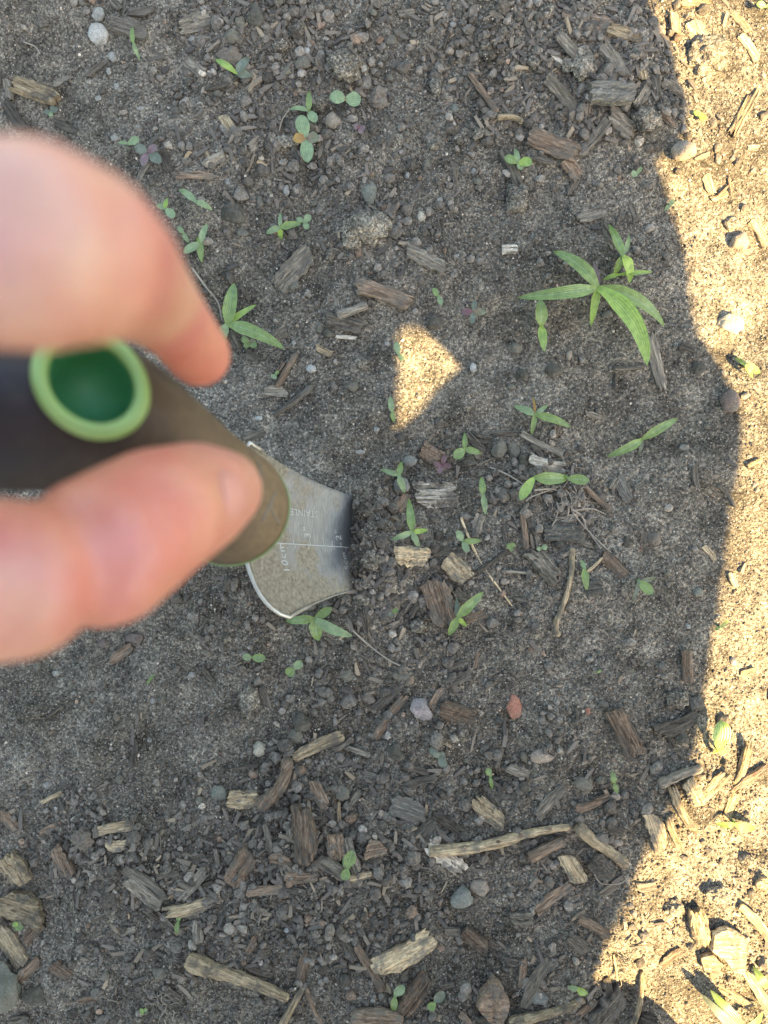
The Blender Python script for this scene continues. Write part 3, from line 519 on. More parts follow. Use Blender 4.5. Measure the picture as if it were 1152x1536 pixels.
# ------------------------------------------------------------------ plants: centre, stem height mm, label, category; leaves (tipx, tipy, width, tone, shape, bend)
G = 'blade'; R = 'round'
PLANTS = [
 (897, 432, 9, 'big crabgrass plant with long arching leaves near the shade line', 'grass', 'stem', [(780, 446, 19, 'lg', G, -12), (993, 488, 20, 'lg', G, -14), (968, 545, 26, 'ly', G, -18), (832, 379, 19, 'lg', G, 6), (887, 488, 12, 'ly', G, 5), (890, 393, 7, 'lp', G, 0)]),
 (934, 384, 12, 'side shoot of three leaves above the big crabgrass plant', 'grass', 'stem', [(914, 338, 13, 'lg', G, -4), (944, 424, 15, 'ly', G, -5), (921, 414, 10, 'lg', G, 2), (943, 352, 7, 'la', G, 2)]),
 (928, 412, 4, 'slender leaf shooting sideways from the crabgrass base', 'grass', 'stem', [(977, 408, 7, 'ly', G, 3), (905, 420, 7, 'ly', G, 1)]),
 (812, 488, 3, 'lone folded leaf standing below the long crabgrass leaf', 'grass', 'stem', [(809, 450, 18, 'lg', G, 0), (816, 526, 13, 'ly', G, 2)]),
 (341, 486, 8, 'three-leaf crabgrass sprout beside the fingertip', 'grass', 'stem', [(351, 427, 20, 'lg', G, 4), (383, 458, 9, 'ly', G, 2), (424, 522, 19, 'lg', G, -6), (334, 516, 14, 'la', G, 2)]),
 (374, 514, 2, 'tiny four-leaf cress under the crabgrass sprout', 'seedling', 'stem', [(362, 507, 9, 'lg', R, 0), (385, 519, 10, 'lg', R, 0), (367, 521, 8, 'lg', R, 0), (381, 509, 6, 'lb', R, 0)]),
 (459, 207, 5, 'purslane seedling with two green, one olive and one orange leaf', 'seedling', 'redstem', [(450, 174, 19, 'la', R, 0), (462, 243, 18, 'la', R, 0), (478, 207, 15, 'lb', R, 0), (440, 209, 15, 'lo', R, 0)]),
 (518, 149, 5, 'pair of round blue-green seed leaves', 'seedling', 'redstem', [(495, 144, 19, 'la', R, 0), (541, 150, 20, 'la', R, 0)]),
 (463, 167, 5, 'small grass sprout with a kinked leaf above the purslane', 'grass', 'stem', [(463, 138, 9, 'lg', G, 2), (434, 165, 7, 'la', G, 3), (474, 183, 13, 'la', R, 0)]),
 (221, 229, 3, 'dull purple four-leaf sprout with a red centre', 'seedling', 'redstem', [(203, 219, 13, 'ld', R, 0), (236, 219, 11, 'lp', R, 0), (242, 243, 14, 'ld', R, 0), (214, 249, 11, 'lp', R, 0)]),
 (192, 216, 3, 'two-leaf seedling left of the dull purple sprout', 'seedling', 'stem', [(178, 214, 6, 'la', G, 0), (209, 208, 11, 'la', R, 0)]),
 (200, 66, 4, 'narrow upright grass sprout right of the white pebble', 'grass', 'stem', [(199, 41, 7, 'lg', G, 0), (210, 90, 6, 'la', G, 0)]),
 (356, 111, 5, 'sprout with one bright and one grey-green leaf near the top', 'seedling', 'stem', [(324, 90, 9, 'ly', R, 2), (374, 87, 13, 'ld', G, 0), (378, 113, 14, 'ld', G, 2)]),
 (77, 168, 2, 'tiny pale cress below the upper tan chip', 'seedling', 'stem', [(66, 168, 7, 'ld', R, 0), (80, 159, 6, 'ld', R, 0), (87, 163, 7, 'ld', R, 0), (76, 175, 6, 'la', R, 0)]),
 (248, 313, 5, 'three-leaf sprout touching the finger edge, uppermost there', 'grass', 'stem', [(235, 307, 9, 'la', G, 0), (251, 298, 7, 'ly', G, 0), (262, 325, 11, 'la', R, 0)]),
 (294, 303, 4, 'pair of narrow leaves pointing opposite ways near the finger', 'grass', 'stem', [(269, 285, 10, 'la', G, 2), (318, 315, 9, 'la', G, -2)]),
 (301, 364, 5, 'upright sprout with two leaves and a yellow bud', 'grass', 'stem', [(311, 337, 10, 'la', G, 0), (303, 393, 10, 'lg', G, 0), (295, 357, 6, 'ly', G, 0), (276, 379, 12, 'la', R, 0)]),
 (275, 350, 2, 'lone small leaf between two sprouts near the finger', 'seedling', 'stem', [(267, 339, 7, 'la', G, 0), (283, 364, 7, 'la', G, 0)]),
 (420, 342, 5, 'sprawling four-leaf sprout under the purslane', 'grass', 'stem', [(400, 350, 10, 'la', G, 0), (422, 359, 8, 'ly', G, 0), (452, 335, 11, 'lg', G, 2), (421, 319, 6, 'la', G, 0)]),
 (456, 333, 3, 'tiny round-leaved seedling at the end of the sprawling sprout', 'seedling', 'stem', [(466, 323, 10, 'la', R, 0), (445, 327, 7, 'la', R, 0), (462, 344, 8, 'la', R, 0)]),
 (777, 244, 4, 'bright three-leaf seedling beside the ribbed bark slab', 'seedling', 'stem', [(757, 236, 12, 'lg', R, 0), (798, 243, 13, 'ly', R, 0), (772, 224, 8, 'la', G, 0), (783, 254, 9, 'la', R, 0)]),
 (956, 259, 3, 'tiny grey-green leaf pair close to the upper shade line', 'seedling', 'stem', [(947, 263, 9, 'la', R, 0), (963, 251, 6, 'la', G, 0)]),
 (1004, 308, 2, 'single narrow leaf on the upper shade line', 'seedling', 'stem', [(997, 316, 6, 'la', G, 0), (1011, 299, 7, 'la', G, 0)]),
 (710, 468, 3, 'reddish four-leaf sprout above the triangle of sunlight', 'seedling', 'redstem', [(712, 450, 7, 'ld', R, 0), (692, 468, 10, 'lr', R, 0), (728, 468, 10, 'lb', R, 0), (708, 486, 8, 'ld', R, 0)]),
 (657, 445, 3, 'tiny two-leaf seedling under the grey chip', 'seedling', 'stem', [(650, 432, 8, 'lg', R, 0), (663, 457, 7, 'la', R, 0)]),
 (598, 532, 3, 'seedling touching the upper left side of the sun triangle', 'seedling', 'stem', [(594, 513, 9, 'la', R, 0), (605, 541, 7, 'la', R, 0)]),
 (588, 618, 3, 'narrow leaf beside the lower tip of the sun triangle', 'grass', 'stem', [(585, 595, 9, 'la', G, 0), (591, 633, 7, 'lg', G, 0)]),
 (802, 622, 6, 'star-shaped grass sprout with dry straw at its centre', 'grass', 'stem', [(771, 609, 11, 'la', G, 0), (855, 641, 12, 'lg', G, -3), (797, 651, 8, 'lg', G, 0), (822, 607, 7, 'la', G, 0), (800, 597, 4, 'lo', G, 0)]),
 (963, 659, 5, 'two-leaf grass sprout with leaves in one line', 'grass', 'stem', [(1015, 629, 13, 'lg', G, -3), (912, 684, 13, 'lg', G, -3), (958, 682, 6, 'ld', G, 0)]),
 (697, 673, 4, 'compact three-leaf seedling above the dark red cress', 'seedling', 'stem', [(697, 650, 8, 'lg', G, 0), (681, 687, 14, 'lg', R, 0), (721, 680, 10, 'lg', G, 0)]),
 (598, 713, 5, 'three-leaf grass sprout over a bluish stone', 'grass', 'stem', [(571, 704, 8, 'la', G, 0), (602, 693, 9, 'lg', G, 0), (607, 739, 10, 'la', G, 0)]),
 (663, 697, 2, 'dark red four-leaf cress on the soil', 'seedling', 'redstem', [(668, 682, 7, 'lr', R, 0), (677, 700, 8, 'lr', R, 0), (658, 710, 8, 'lr', R, 0), (650, 696, 7, 'lr', R, 0)]),
 (724, 742, 4, 'upright two-leaf sprout right of the pale torn chip', 'grass', 'stem', [(722, 716, 10, 'lg', G, 0), (728, 771, 9, 'la', G, 0)]),
 (618, 798, 6, 'tall-leaf grass sprout above the tan rectangular chip', 'grass', 'stem', [(613, 749, 12, 'lg', G, 0), (641, 795, 8, 'ly', G, 0), (588, 809, 9, 'la', G, 0), (629, 822, 9, 'la', G, 0)]),
 (694, 812, 4, 'four-leaf sprout beside the pale straw stalk', 'grass', 'stem', [(686, 796, 10, 'la', R, 0), (721, 811, 9, 'lg', G, 0), (702, 828, 9, 'la', R, 0)]),
 (686, 926, 6, 'broad-leaf grass sprout by the dark squared block', 'grass', 'stem', [(724, 889, 15, 'lg', G, -3), (673, 952, 12, 'lg', G, 0), (700, 939, 7, 'ly', G, 0), (685, 897, 8, 'ld', G, 0)]),
 (802, 716, 6, 'creeping grass runner with three broad leaves over dry roots', 'grass', 'stem', [(781, 749, 14, 'ly', R, 3), (852, 716, 18, 'lg', G, 4)]),
 (851, 717, 6, 'leaf at the end of the creeping grass runner', 'grass', 'stem', [(883, 721, 14, 'lg', R, 0), (842, 712, 5, 'ly', G, 0)]),
 (767, 820, 2, 'tiny round-leaved seedling above a thin twig', 'seedling', 'stem', [(760, 818, 8, 'lg', R, 0), (772, 815, 7, 'lg', R, 0), (767, 827, 6, 'lg', R, 0)]),
 (812, 822, 2, 'tiny aqua leaf beside the ribbed chip', 'seedling', 'stem', [(821, 820, 8, 'la', R, 0), (805, 824, 6, 'la', R, 0)]),
 (876, 853, 4, 'narrow hanging leaf right of the pale bent stick', 'grass', 'stem', [(872, 840, 7, 'la', G, 0), (880, 884, 11, 'lg', G, 2)]),
 (958, 872, 8, 'young stem with a rounded leaf standing alone', 'seedling', 'stem', [(979, 890, 14, 'lg', R, 0), (983, 866, 7, 'ld', G, 0), (948, 901, 7, 'ld', G, 0)]),
 (472, 928, 5, 'broad four-leaf sprout growing under the blade', 'grass', 'stem', [(430, 932, 13, 'lg', G, 2), (477, 960, 19, 'lg', G, 0), (527, 953, 15, 'la', G, 3), (497, 912, 12, 'lg', R, 0)]),
 (378, 986, 3, 'small round leaf pair below the thumb', 'seedling', 'stem', [(364, 985, 9, 'la', R, 0), (398, 987, 12, 'lg', R, 0)]),
 (441, 1003, 3, 'round leaf pair right of the thumb and under the sprout', 'seedling', 'stem', [(430, 1012, 14, 'lg', R, 0), (453, 992, 12, 'la', R, 0)]),
 (588, 918, 2, 'tiny pale seedling left of the dark squared block', 'seedling', 'stem', [(584, 924, 9, 'ld', R, 0), (597, 914, 7, 'lg', R, 0)]),
 (659, 1136, 3, 'curled grey-green leaves lying on the soil', 'seedling', 'stem', [(643, 1123, 10, 'ld', G, 3), (668, 1150, 12, 'ld', R, 0), (665, 1128, 9, 'ld', R, 0)]),
 (735, 1164, 3, 'small narrow leaf pair above the twisted bark piece', 'seedling', 'stem', [(731, 1152, 9, 'lg', R, 0), (738, 1183, 6, 'lg', G, 0)]),
 (921, 1175, 2, 'single slim leaf above the branch and shade line', 'grass', 'stem', [(918, 1157, 9, 'lg', G, 0), (926, 1190, 8, 'lg', G, 0)]),
 (896, 1009, 1, 'tiny yellowish sprout alone on bare soil', 'seedling', 'stem', [(889, 1008, 4, 'lb', R, 0), (902, 1005, 4, 'lg', R, 0)]),
 (521, 1302, 5, 'upright leaf pair among the bark chips', 'grass', 'stem', [(528, 1276, 16, 'lg', R, 0), (516, 1320, 13, 'lg', R, 0), (515, 1286, 8, 'la', G, 0)]),
 (267, 1382, 3, 'thin green sprout in front of the long tan stick', 'grass', 'stem', [(270, 1368, 8, 'lg', R, 0), (265, 1401, 7, 'lg', G, 0)]),
 (27, 1389, 2, 'tiny yellow-green cress between two tan slabs', 'seedling', 'stem', [(20, 1384, 8, 'ly', R, 0), (30, 1381, 7, 'lb', R, 0), (35, 1392, 8, 'lg', R, 0), (24, 1396, 6, 'lg', R, 0)]),
 (592, 1494, 5, 'two-leaf sprout above the stout bark stick', 'grass', 'stem', [(605, 1478, 13, 'la', R, 0), (590, 1516, 10, 'lg', G, 0)]),
 (652, 1503, 4, 'pale oval leaf left of the big pointed bark shard', 'seedling', 'stem', [(665, 1487, 14, 'ld', R, 0), (643, 1515, 12, 'lg', R, 0)]),
 (866, 1482, 3, 'pale sunlit leaf at the lower corner of the shade', 'seedling', 'stem', [(881, 1491, 11, 'ly', G, 0), (852, 1479, 9, 'la', G, 0)]),
 (1118, 548, 7, 'sunlit sprout right of the sun-lit cream stone', 'grass', 'stem', [(1102, 537, 8, 'lg', G, 0), (1140, 558, 13, 'lg', G, 3), (1128, 566, 8, 'ly', G, 0)]),
 (1076, 1122, 7, 'bright yellow-green sunlit leaf standing in the debris', 'grass', 'stem', [(1080, 1082, 24, 'ly', R, 6), (1088, 1130, 10, 'ly', R, 0), (1070, 1130, 8, 'ly', G, 0)]),
 (1102, 1236, 5, 'sunlit two-leaf sprout lying across the debris', 'grass', 'stem', [(1074, 1235, 9, 'ly', G, 0), (1132, 1240, 13, 'ly', G, 2), (1098, 1228, 5, 'ly', G, 0)]),
 (1049, 174, 2, 'yellow-green leaflet alone on the sunlit soil', 'seedling', 'stem', [(1041, 167, 7, 'ly', R, 0), (1059, 180, 9, 'ly', R, 0), (1053, 168, 5, 'ly', R, 0)]),
 (1150, 10, 3, 'pale green leaf in the top corner', 'seedling', 'stem', [(1135, 6, 10, 'lg', R, 0), (1168, 5, 12, 'lg', R, 0)]),
 (1112, 1548, 6, 'broad leaves rising in the bottom corner', 'grass', 'stem', [(1067, 1487, 20, 'lg', G, 4), (1053, 1492, 15, 'ld', G, 0), (1144, 1519, 13, 'ly', G, -3)]),
 (1148, 1480, 4, 'pale leaf at the photo edge above the corner leaves', 'grass', 'stem', [(1130, 1450, 12, 'lg', G, 0), (1165, 1470, 8, 'lg', G, 0)]),
 (224, 1020, 1, 'sliver of green leaf below the thumb on bare soil', 'grass', 'stem', [(231, 1012, 5, 'lg', G, 0), (221, 1027, 4, 'lg', G, 0)]),
 (1079, 941, 2, 'slim leaf crossing the shade line', 'grass', 'stem', [(1072, 944, 6, 'lg', G, 0), (1092, 930, 5, 'lg', G, 0)]),
 (216, 1516, 2, 'round yellow-green bud beside the mossy roots', 'seedling', 'stem', [(210, 1518, 9, 'ly', R, 0), (221, 1514, 6, 'lg', R, 0)]),
 (413, 562, 2, 'tiny green leaf at the foot of the brown stick', 'seedling', 'stem', [(409, 568, 9, 'la', R, 0), (418, 556, 5, 'lg', R, 0)]),
 (538, 192, 2, 'faint purple-grey leaf pair right of the tan pebble', 'seedling', 'redstem', [(531, 188, 9, 'lp', R, 0), (546, 197, 12, 'lp', R, 0)]),
]
# ------------------------------------------------------------------ builders
def chip_mesh(L, W, T, seed, jag=0.10, bend=0.0):
    r = random.Random(seed); nu, nv = (9, 7) if W < M(20) else (12, 9)
    e0 = [0.0] * nv; e1 = [0.0] * nv
    for e in (e0, e1):
        sl = r.uniform(-0.35, 0.35)
        for k in range(nv):
            v = 2 * k / (nv - 1) - 1
            e[k] = max(0.0, (sl * v * W * 0.7 + abs(v) ** 5 * W * 0.06 + r.uniform(0, 1) ** 2 * L * jag + W * .05))
    ridge = [r.uniform(-1, 1) for _ in range(nv)]
    pu = [r.uniform(0.86, 1.06) for _ in range(nu)]; mu = [r.uniform(-.04, .04) * W for _ in range(nu)]
    t0 = r.uniform(0.82, 1.0); t1 = r.uniform(0.82, 1.0)
    top = []; bot = []
    sh = r.uniform(0, 9)
    for i in range(nu):
        u = i / (nu - 1)
        ta = t0 + (1 - t0) * min(1, u * 2.5) if u < .5 else t1 + (1 - t1) * min(1, (1 - u) * 2.5)
        for k in range(nv):
            v = 2 * k / (nv - 1) - 1
            x = (-L / 2 + e0[k]) * (1 - u) + (L / 2 - e1[k]) * u
            y = v * W / 2 * ta * pu[i] + mu[i] + bend * (4 * (u - .5) ** 2 - .5)
            cr = 1 - 0.30 * abs(v) ** 5
            z = T * (0.72 * cr + 0.20 * ridge[k] + 0.10 * mn.noise(Vector((x * 260 + sh, y * 900, sh))) ) + T * .12 * r.uniform(-1, 1)
            if i in (0, nu - 1): z *= r.uniform(0.65, 1.0)
            top.append(Vector((x, y, z)))
            bot.append(Vector((x * .97, y * .94, -T * 0.6 + r.uniform(-.1, .1) * T)))
    n = nu * nv; V = top + bot; Fc = []
    for i in range(nu - 1):
        for k in range(nv - 1):
            a = i * nv + k; Fc.append((a, a + nv, a + nv + 1, a + 1)); Fc.append((n + a, n + a + 1, n + a + nv + 1, n + a + nv))
    for i in range(nu - 1):
        a = i * nv; Fc.append((a, n + a, n + a + nv, a + nv)); a = i * nv + nv - 1; Fc.append((a, a + nv, n + a + nv, n + a))
    for k in range(nv - 1):
        a = k; Fc.append((a, a + 1, n + a + 1, n + a)); a = (nu - 1) * nv + k; Fc.append((a, n + a, n + a + 1, a + 1))
    return pymesh('wood_chip', V, Fc)
def tube(pts, radii, ns=8, seed=0, rough=0.0, name='tube', squash=1.0, cap=True):
    """tapering tube through pts (Vectors)"""
    r = random.Random(seed); V = []; Fc = []
    n = len(pts)
    for i, p in enumerate(pts):
        d = (pts[min(i + 1, n - 1)] - pts[max(i - 1, 0)]).normalized()
        up = Vector((0, 0, 1)) if abs(d.z) < .9 else Vector((1, 0, 0))
        s = d.cross(up).normalized(); u = s.cross(d)
        for k in range(ns):
            a = 2 * math.pi * k / ns; rr = radii[i] * (1 + rough * r.uniform(-1, 1))
            V.append(p + (s * math.cos(a) + u * math.sin(a) * squash) * rr)
    for i in range(n - 1):
        for k in range(ns):
            a = i * ns + k; b = i * ns + (k + 1) % ns; Fc.append((a, b, b + ns, a + ns))
    if cap: Fc.append(tuple(range(ns - 1, -1, -1))); Fc.append(tuple((n - 1) * ns + k for k in range(ns)))
    return V, Fc
def smooth_path(pts, m=5):
    out = []; n = len(pts)
    for i in range(n - 1):
        p0 = pts[max(i - 1, 0)]; p1 = pts[i]; p2 = pts[i + 1]; p3 = pts[min(i + 2, n - 1)]
        for k in range(m):
            t = k / m
            out.append(0.5 * ((2 * p1) + (p2 - p0) * t + (2 * p0 - 5 * p1 + 4 * p2 - p3) * t * t + (3 * p1 - p0 - 3 * p2 + p3) * t ** 3))
    out.append(pts[-1]); return out
def stone_mesh(rx, ry, rz, seed, facets=9, lump=0.0, sub=3, name='pebble'):
    r = random.Random(seed); v, f = ico(sub)
    pl = []
    for _ in range(facets):
        d = Vector((r.gauss(0, 1), r.gauss(0, 1), r.gauss(0, .8))).normalized(); pl.append((d, r.uniform(0.58, 0.92)))
    V = []; o = Vector((r.uniform(0, 50), 0, 0))
    for q in v:
        d = Vector(q); rad = 1.0
        for nn, c in pl:
            k = d.dot(nn)
            if k > 0.2: rad = min(rad, c / k)
        rad += 0.20 * mn.noise(d * 1.7 + o) + 0.06 * mn.noise(d * 5 + o) + 0.035 * mn.noise(d * 12 + o)
        if lump:
            rad += lump * (mn.noise(d * 2.3 + o) + 0.7 * abs(mn.noise(d * 5.5 + o)) + 0.45 * mn.noise(d * 11 + o) + 0.3 * mn.noise(d * 21 + o))
        V.append(Vector((d.x * rad * rx, d.y * rad * ry, d.z * rad * rz)))
    return pymesh(name, V, [tuple(q) for q in f.tolist()], True)
def ground_pt(px, py):
    p = P(px, py); z = Hz(p.x, p.y); p = P(px, py, z); return Vector((p.x, p.y, z))

# wood chips
seed = 100
placed = []
rr = random.Random(5)
for rec in CHIPS.replace('\n', '').split(';'):
    x1, y1, x2, y2, wd, tone = rec.split(); x1, y1, x2, y2, wd = map(float, (x1, y1, x2, y2, wd)); seed += 1
    a = P(x1, y1); b = P(x2, y2); c = ground_pt((x1 + x2) / 2, (y1 + y2) / 2)
    L = (b - a).length * 1.10 + .0006; W = M(wd) * 1.08
    T = min(max(W * rr.uniform(0.16, 0.46), 0.0009), 0.0042)
    me = chip_mesh(L, W, T, seed, rr.choice((.04, .07, .16)) if tone != 'p' else 0.13, rr.uniform(-.07, .07) * L)
    ang = math.atan2(b.y - a.y, b.x - a.x)
    # lie on the soil: slope taken from its own two ends
    za, zb = Hz(a.x, a.y), Hz(b.x, b.y)
    pitch = -math.atan2(zb - za, max(L, .004)) * 0.7 + rr.gauss(0, .05)
    zz = max((za + zb) / 2, c.z) + T * rr.uniform(-.15, 0.60) + .0004
    for (qx, qy, qr, qt) in placed:
        if math.hypot(qx - c.x, qy - c.y) < (qr + W) * 0.55: zz += min(qt, .002) * 0.8
    placed.append((c.x, c.y, L / 2 * .6, T))
    Lp = math.hypot(x2 - x1, y2 - y1)
    sh = 'splinter' if wd < 8 or Lp / wd > 5 else ('chip' if Lp / wd < 2.2 else 'strip')
    sz = 'large ' if Lp * wd > 1200 else ('small ' if Lp * wd < 260 else '')
    desc = sz + TONE[tone] + ' wood ' + sh
    o = link('wood_' + sh, me, MAT[tone], None, (c.x, c.y, zz), (rr.gauss(0, .16), pitch, ang))
    tag(o, label(desc, (x1 + x2) / 2, (y1 + y2) / 2), 'wood chip', 'wood chips strewn over the soil')

# the flat sunlit plate and the big pointed shard
def slab(name, poly, T, mat, lab, cat, tilt=(0, 0), lift=0.0, seed=1):
    r = random.Random(seed); cx = sum(p[0] for p in poly) / len(poly); cy = sum(p[1] for p in poly) / len(poly)
    c = ground_pt(cx, cy); pts = [P(x, y) - P(cx, cy) for x, y in poly]
    out = []
    for i in range(len(pts)):
        a, b = pts[i], pts[(i + 1) % len(pts)]
        for k in range(4): out.append(a.lerp(b, k / 4) * (1 + r.uniform(-.05, .05)))
    n = len(out); V = []; rings = [1.0, .93, .7, .45, .22]
    for q, s in enumerate(rings):
        for p in out: V.append(Vector((p.x * s, p.y * s, T * (0.25 if q == 0 else 0.8) + T * .22 * mn.noise(Vector((p.x * s * 400, p.y * s * 90, seed))) + r.uniform(-.06, .06) * T)))
    V.append(Vector((0, 0, T * .9))); V += [Vector((p.x * .97, p.y * .97, -T * .7)) for p in out]
    Fc = []
    for q in range(len(rings) - 1):
        for i in range(n): Fc.append((q * n + i, q * n + (i + 1) % n, (q + 1) * n + (i + 1) % n, (q + 1) * n + i))
    k = len(rings) * n
    for i in range(n): Fc.append(((k - n) + i, (k - n) + (i + 1) % n, k))
    for i in range(n): Fc.append((k + 1 + i, k + 1 + (i + 1) % n, (i + 1) % n, i))
    Fc.append(tuple(k + 1 + i for i in range(n - 1, -1, -1)))
    o = link(name, pymesh(name, V, Fc), mat, None, (c.x, c.y, c.z + T * .4 + lift), (tilt[0], tilt[1], 0)); tag(o, lab, cat); return o
slab('bark_shard', [(738, 1456), (752, 1470), (763, 1495), (757, 1515), (748, 1534), (728, 1520), (711, 1497), (718, 1482), (728, 1472)], .005, MAT['b'], 'big pointed brown bark shard near the bottom edge', 'bark', (0.1, 0.1), .002, 3)
slab('bark_plate', [(1064, 1393), (1085, 1383), (1112, 1400), (1116, 1420), (1112, 1452), (1098, 1455), (1085, 1436), (1062, 1420)], .0026, MAT['t'], 'flat tan plate of bark lying in the sun', 'bark', (0.03, -.05), .002, 4)
slab('bark_plate', [(1048, 1432), (1066, 1426), (1080, 1440), (1074, 1456), (1052, 1452)], .0022, MAT['t'], 'smaller tan bark plate left of the flat sunlit one', 'bark', (0.0, -.1), .001, 5)

# sticks
for k, (pts, w0, w1, tone, desc) in enumerate(STICKS):
    q = []
    for i, (x, y) in enumerate(pts):
        t = i / (len(pts) - 1); wr = M(w0 + (w1 - w0) * t) / 2; g = ground_pt(x, y); q.append(Vector((g.x, g.y, g.z + wr * .75 + .0004)))
    zs = [p.z for p in q]; zm = sum(zs) / len(zs)
    for p in q: p.z = p.z * .35 + max(zs) * .35 + zm * .3
    c = sum(q, Vector()) / len(q); path = smooth_path([p - c for p in q], 5); n = len(path); r = random.Random(900 + k)
    d = (path[-1] - path[0]); ang = math.atan2(d.y, d.x); Rm = Matrix.Rotation(-ang, 3, 'Z')
    path = [Rm @ p for p in path]
    rad = [M(w0 + (w1 - w0) * i / (n - 1)) / 2 * (1 + r.uniform(-.10, .10)) for i in range(n)]
    rad[0] *= .75; rad[-1] *= .65
    V, Fc = tube(path, rad, 9, k, 0.07)
    o = link('twig', pymesh('twig', V, Fc, True), MAT[tone], None, c, (0, 0, ang))
    if 'bumps' in desc:       # buds along the branch are parts of it
        for t in (0.22, 0.40, 0.58, 0.76):
            pp = path[int(t * (n - 1))]
            link('bud', stone_mesh(.0011, .0009, .0008, k + int(t * 50), 3, 0, 2, 'bud'), MAT['b'], o, (pp.x, pp.y + rad[3] * .5, pp.z + rad[3] * .8))
    tag(o, label(desc, *pts[len(pts) // 2]), 'twig', 'twigs lying on the soil')

# thin roots
for k, (pts, wd, mt, lab, ok) in enumerate(ROOTS):
    if not ok: continue
    q = []
    for x, y in pts: g = ground_pt(x, y); q.append(Vector((g.x, g.y, g.z + M(wd) * .6 + .0012)))
    path = smooth_path(q, 7); n = len(path)
    V, Fc = tube(path, [M(wd) / 2 * (1 - .45 * i / n) for i in range(n)], 6, k, .1)
    c = path[0].copy()
    o = link('root_strand', pymesh('root_strand', [v - c for v in V], Fc, True), MAT[mt], None, c)
    tag(o, lab if len(lab.split()) > 5 else label(lab, *pts[1]), 'root')
def tangle(name, cx, cy, rx, ry, n, wd, mat, lab, seed, strands=()):
    r = random.Random(seed); c = ground_pt(cx, cy); V = []; Fc = []
    for i in range(n + len(strands)):
        if i < len(strands): pts = [ground_pt(*p) + Vector((0, 0, .0015)) for p in strands[i]]; w_ = wd
        else:
            a = r.uniform(0, 6.28); x = cx + r.gauss(0, rx * .4); y = cy + r.gauss(0, ry * .4); pts = []
            for j in range(5):
                g = ground_pt(x, y); pts.append(Vector((g.x, g.y, g.z + r.uniform(.0008, .004))))
                a += r.gauss(0, .6); st = r.uniform(.12, .3) * (rx + ry) / 2; x += math.cos(a) * st; y += math.sin(a) * st
            w_ = wd * r.uniform(.4, .8)
        path = smooth_path(pts, 5)
        v, f = tube(path, [M(w_) / 2 * (1 - .5 * k / len(path)) for k in range(len(path))], 5, i, .1)
        o_ = len(V); V += [p - c for p in v]; Fc += [tuple(q + o_ for q in g) for g in f]
    o = link(name, pymesh(name, V, Fc, True), mat, None, c); tag(o, lab, 'roots'); return o
tangle('dry_roots', 848, 757, 40, 34, 16, 3.4, MAT['root'], 'tangle of dry pale roots under the creeping grass runner', 3,
       [[(838, 728), (846, 742), (852, 762), (850, 775)], [(836, 730), (815, 738), (795, 746), (788, 752)], [(842, 730), (855, 745), (856, 765)], [(856, 763), (872, 775), (880, 795), (900, 822)],
        [(856, 766), (885, 763), (905, 770)], [(858, 768), (875, 790), (905, 820), (915, 828)], [(800, 735), (830, 734), (842, 745)]])
tangle('mossy_roots', 240, 1504, 30, 24, 18, 2.6, MAT['root'], 'fuzzy nest of tan rootlets near the bottom edge', 4)
tangle('hairy_roots', 968, 182, 24, 22, 16, 2.4, MAT['root_dark'], 'dark hairy root knot at the upper shade line', 5)
tangle('sunlit_roots', 925, 1445, 22, 26, 10, 2.6, MAT['root'], 'thin roots in the sunlit corner above the dark chips', 6)

# stones and clods
GL = {'white': 'white', 'pale': 'pale', 'brick': 'orange brick', 'slate': 'blue-grey', 'st': '', 'green': 'green-grey', 'blue': 'bluish grey'}
k = 0
for rec in STONE.replace('\n', '').split(';'):
    x, y, rx, ry, kd = rec.split(); x, y, rx, ry = map(float, (x, y, rx, ry)); k += 1
    g = ground_pt(x, y); a, b = M(rx) * 1.04, M(ry) * 1.04; c = min(a, b) * rr.uniform(.6, .85)
    me = stone_mesh(a, b, c, 500 + k, 5 if kd in ('white', 'mauve', 'blue') and rx > 10 else 10, 0.10 if kd in ('brick', 'pink', 'cream') else 0.0, 3 if rx > 9 else 2)
    sz = 'large ' if rx + ry > 30 else ('tiny ' if rx + ry < 11 else ('small ' if rx + ry < 16 else ''))
    col = {'slate': 'blue-grey', 'green': 'pale green-grey', 'blue': 'bluish grey', 'brick': 'orange brick', 'pink': 'pink quartz', 'mauve': 'mauve'}.get(kd, kd)
    nm = {'brick': 'fragment', 'pink': 'lump'}.get(kd, 'pebble' if rx + ry < 22 else 'stone')
    o = link('pebble' if nm == 'pebble' else ('brick_fragment' if kd == 'brick' else 'stone'), me, MAT['st_' + kd], None, (g.x, g.y, g.z + c * rr.uniform(.12, .42)), (rr.gauss(0, .15), rr.gauss(0, .15), 0))
    tag(o, label(sz + col + ' ' + nm, x, y), 'stone', 'stones and pebbles on the soil')
k = 0
for rec in CLODS.replace('\n', '').split(';'):
    x, y, rx, ry, kd = rec.split(); x, y, rx, ry = map(float, (x, y, rx, ry)); k += 1
    g = ground_pt(x, y); a, b = M(rx), M(ry); c = min(a, b) * .7
    me = stone_mesh(a, b, c, 800 + k, 6, 0.24, 4 if rx > 12 else 3, 'soil_clod')
    o = link('soil_clod', me, MAT['clod'] if kd == 'soil' else MAT['st_brown'], None, (g.x, g.y, g.z + c * .3), (0, 0, 0))
    sz = 'large lumpy ' if rx + ry > 36 else ('small ' if rx + ry < 20 else 'crumbly ')
    tag(o, label(sz + ('brown ' if kd == 'tan' else 'dark ') + 'soil clod', x, y), 'soil clod', 'clods of soil')
# the blue-grey rock at the edge
g = ground_pt(4, 1480)
o = link('rock', stone_mesh(M(30), M(45), M(24), 77, 8, .08, 4, 'rock'), MAT['st_slate'], None, (g.x, g.y, g.z + .003)); tag(o, 'big cracked blue-grey rock at the bottom left edge', 'rock')

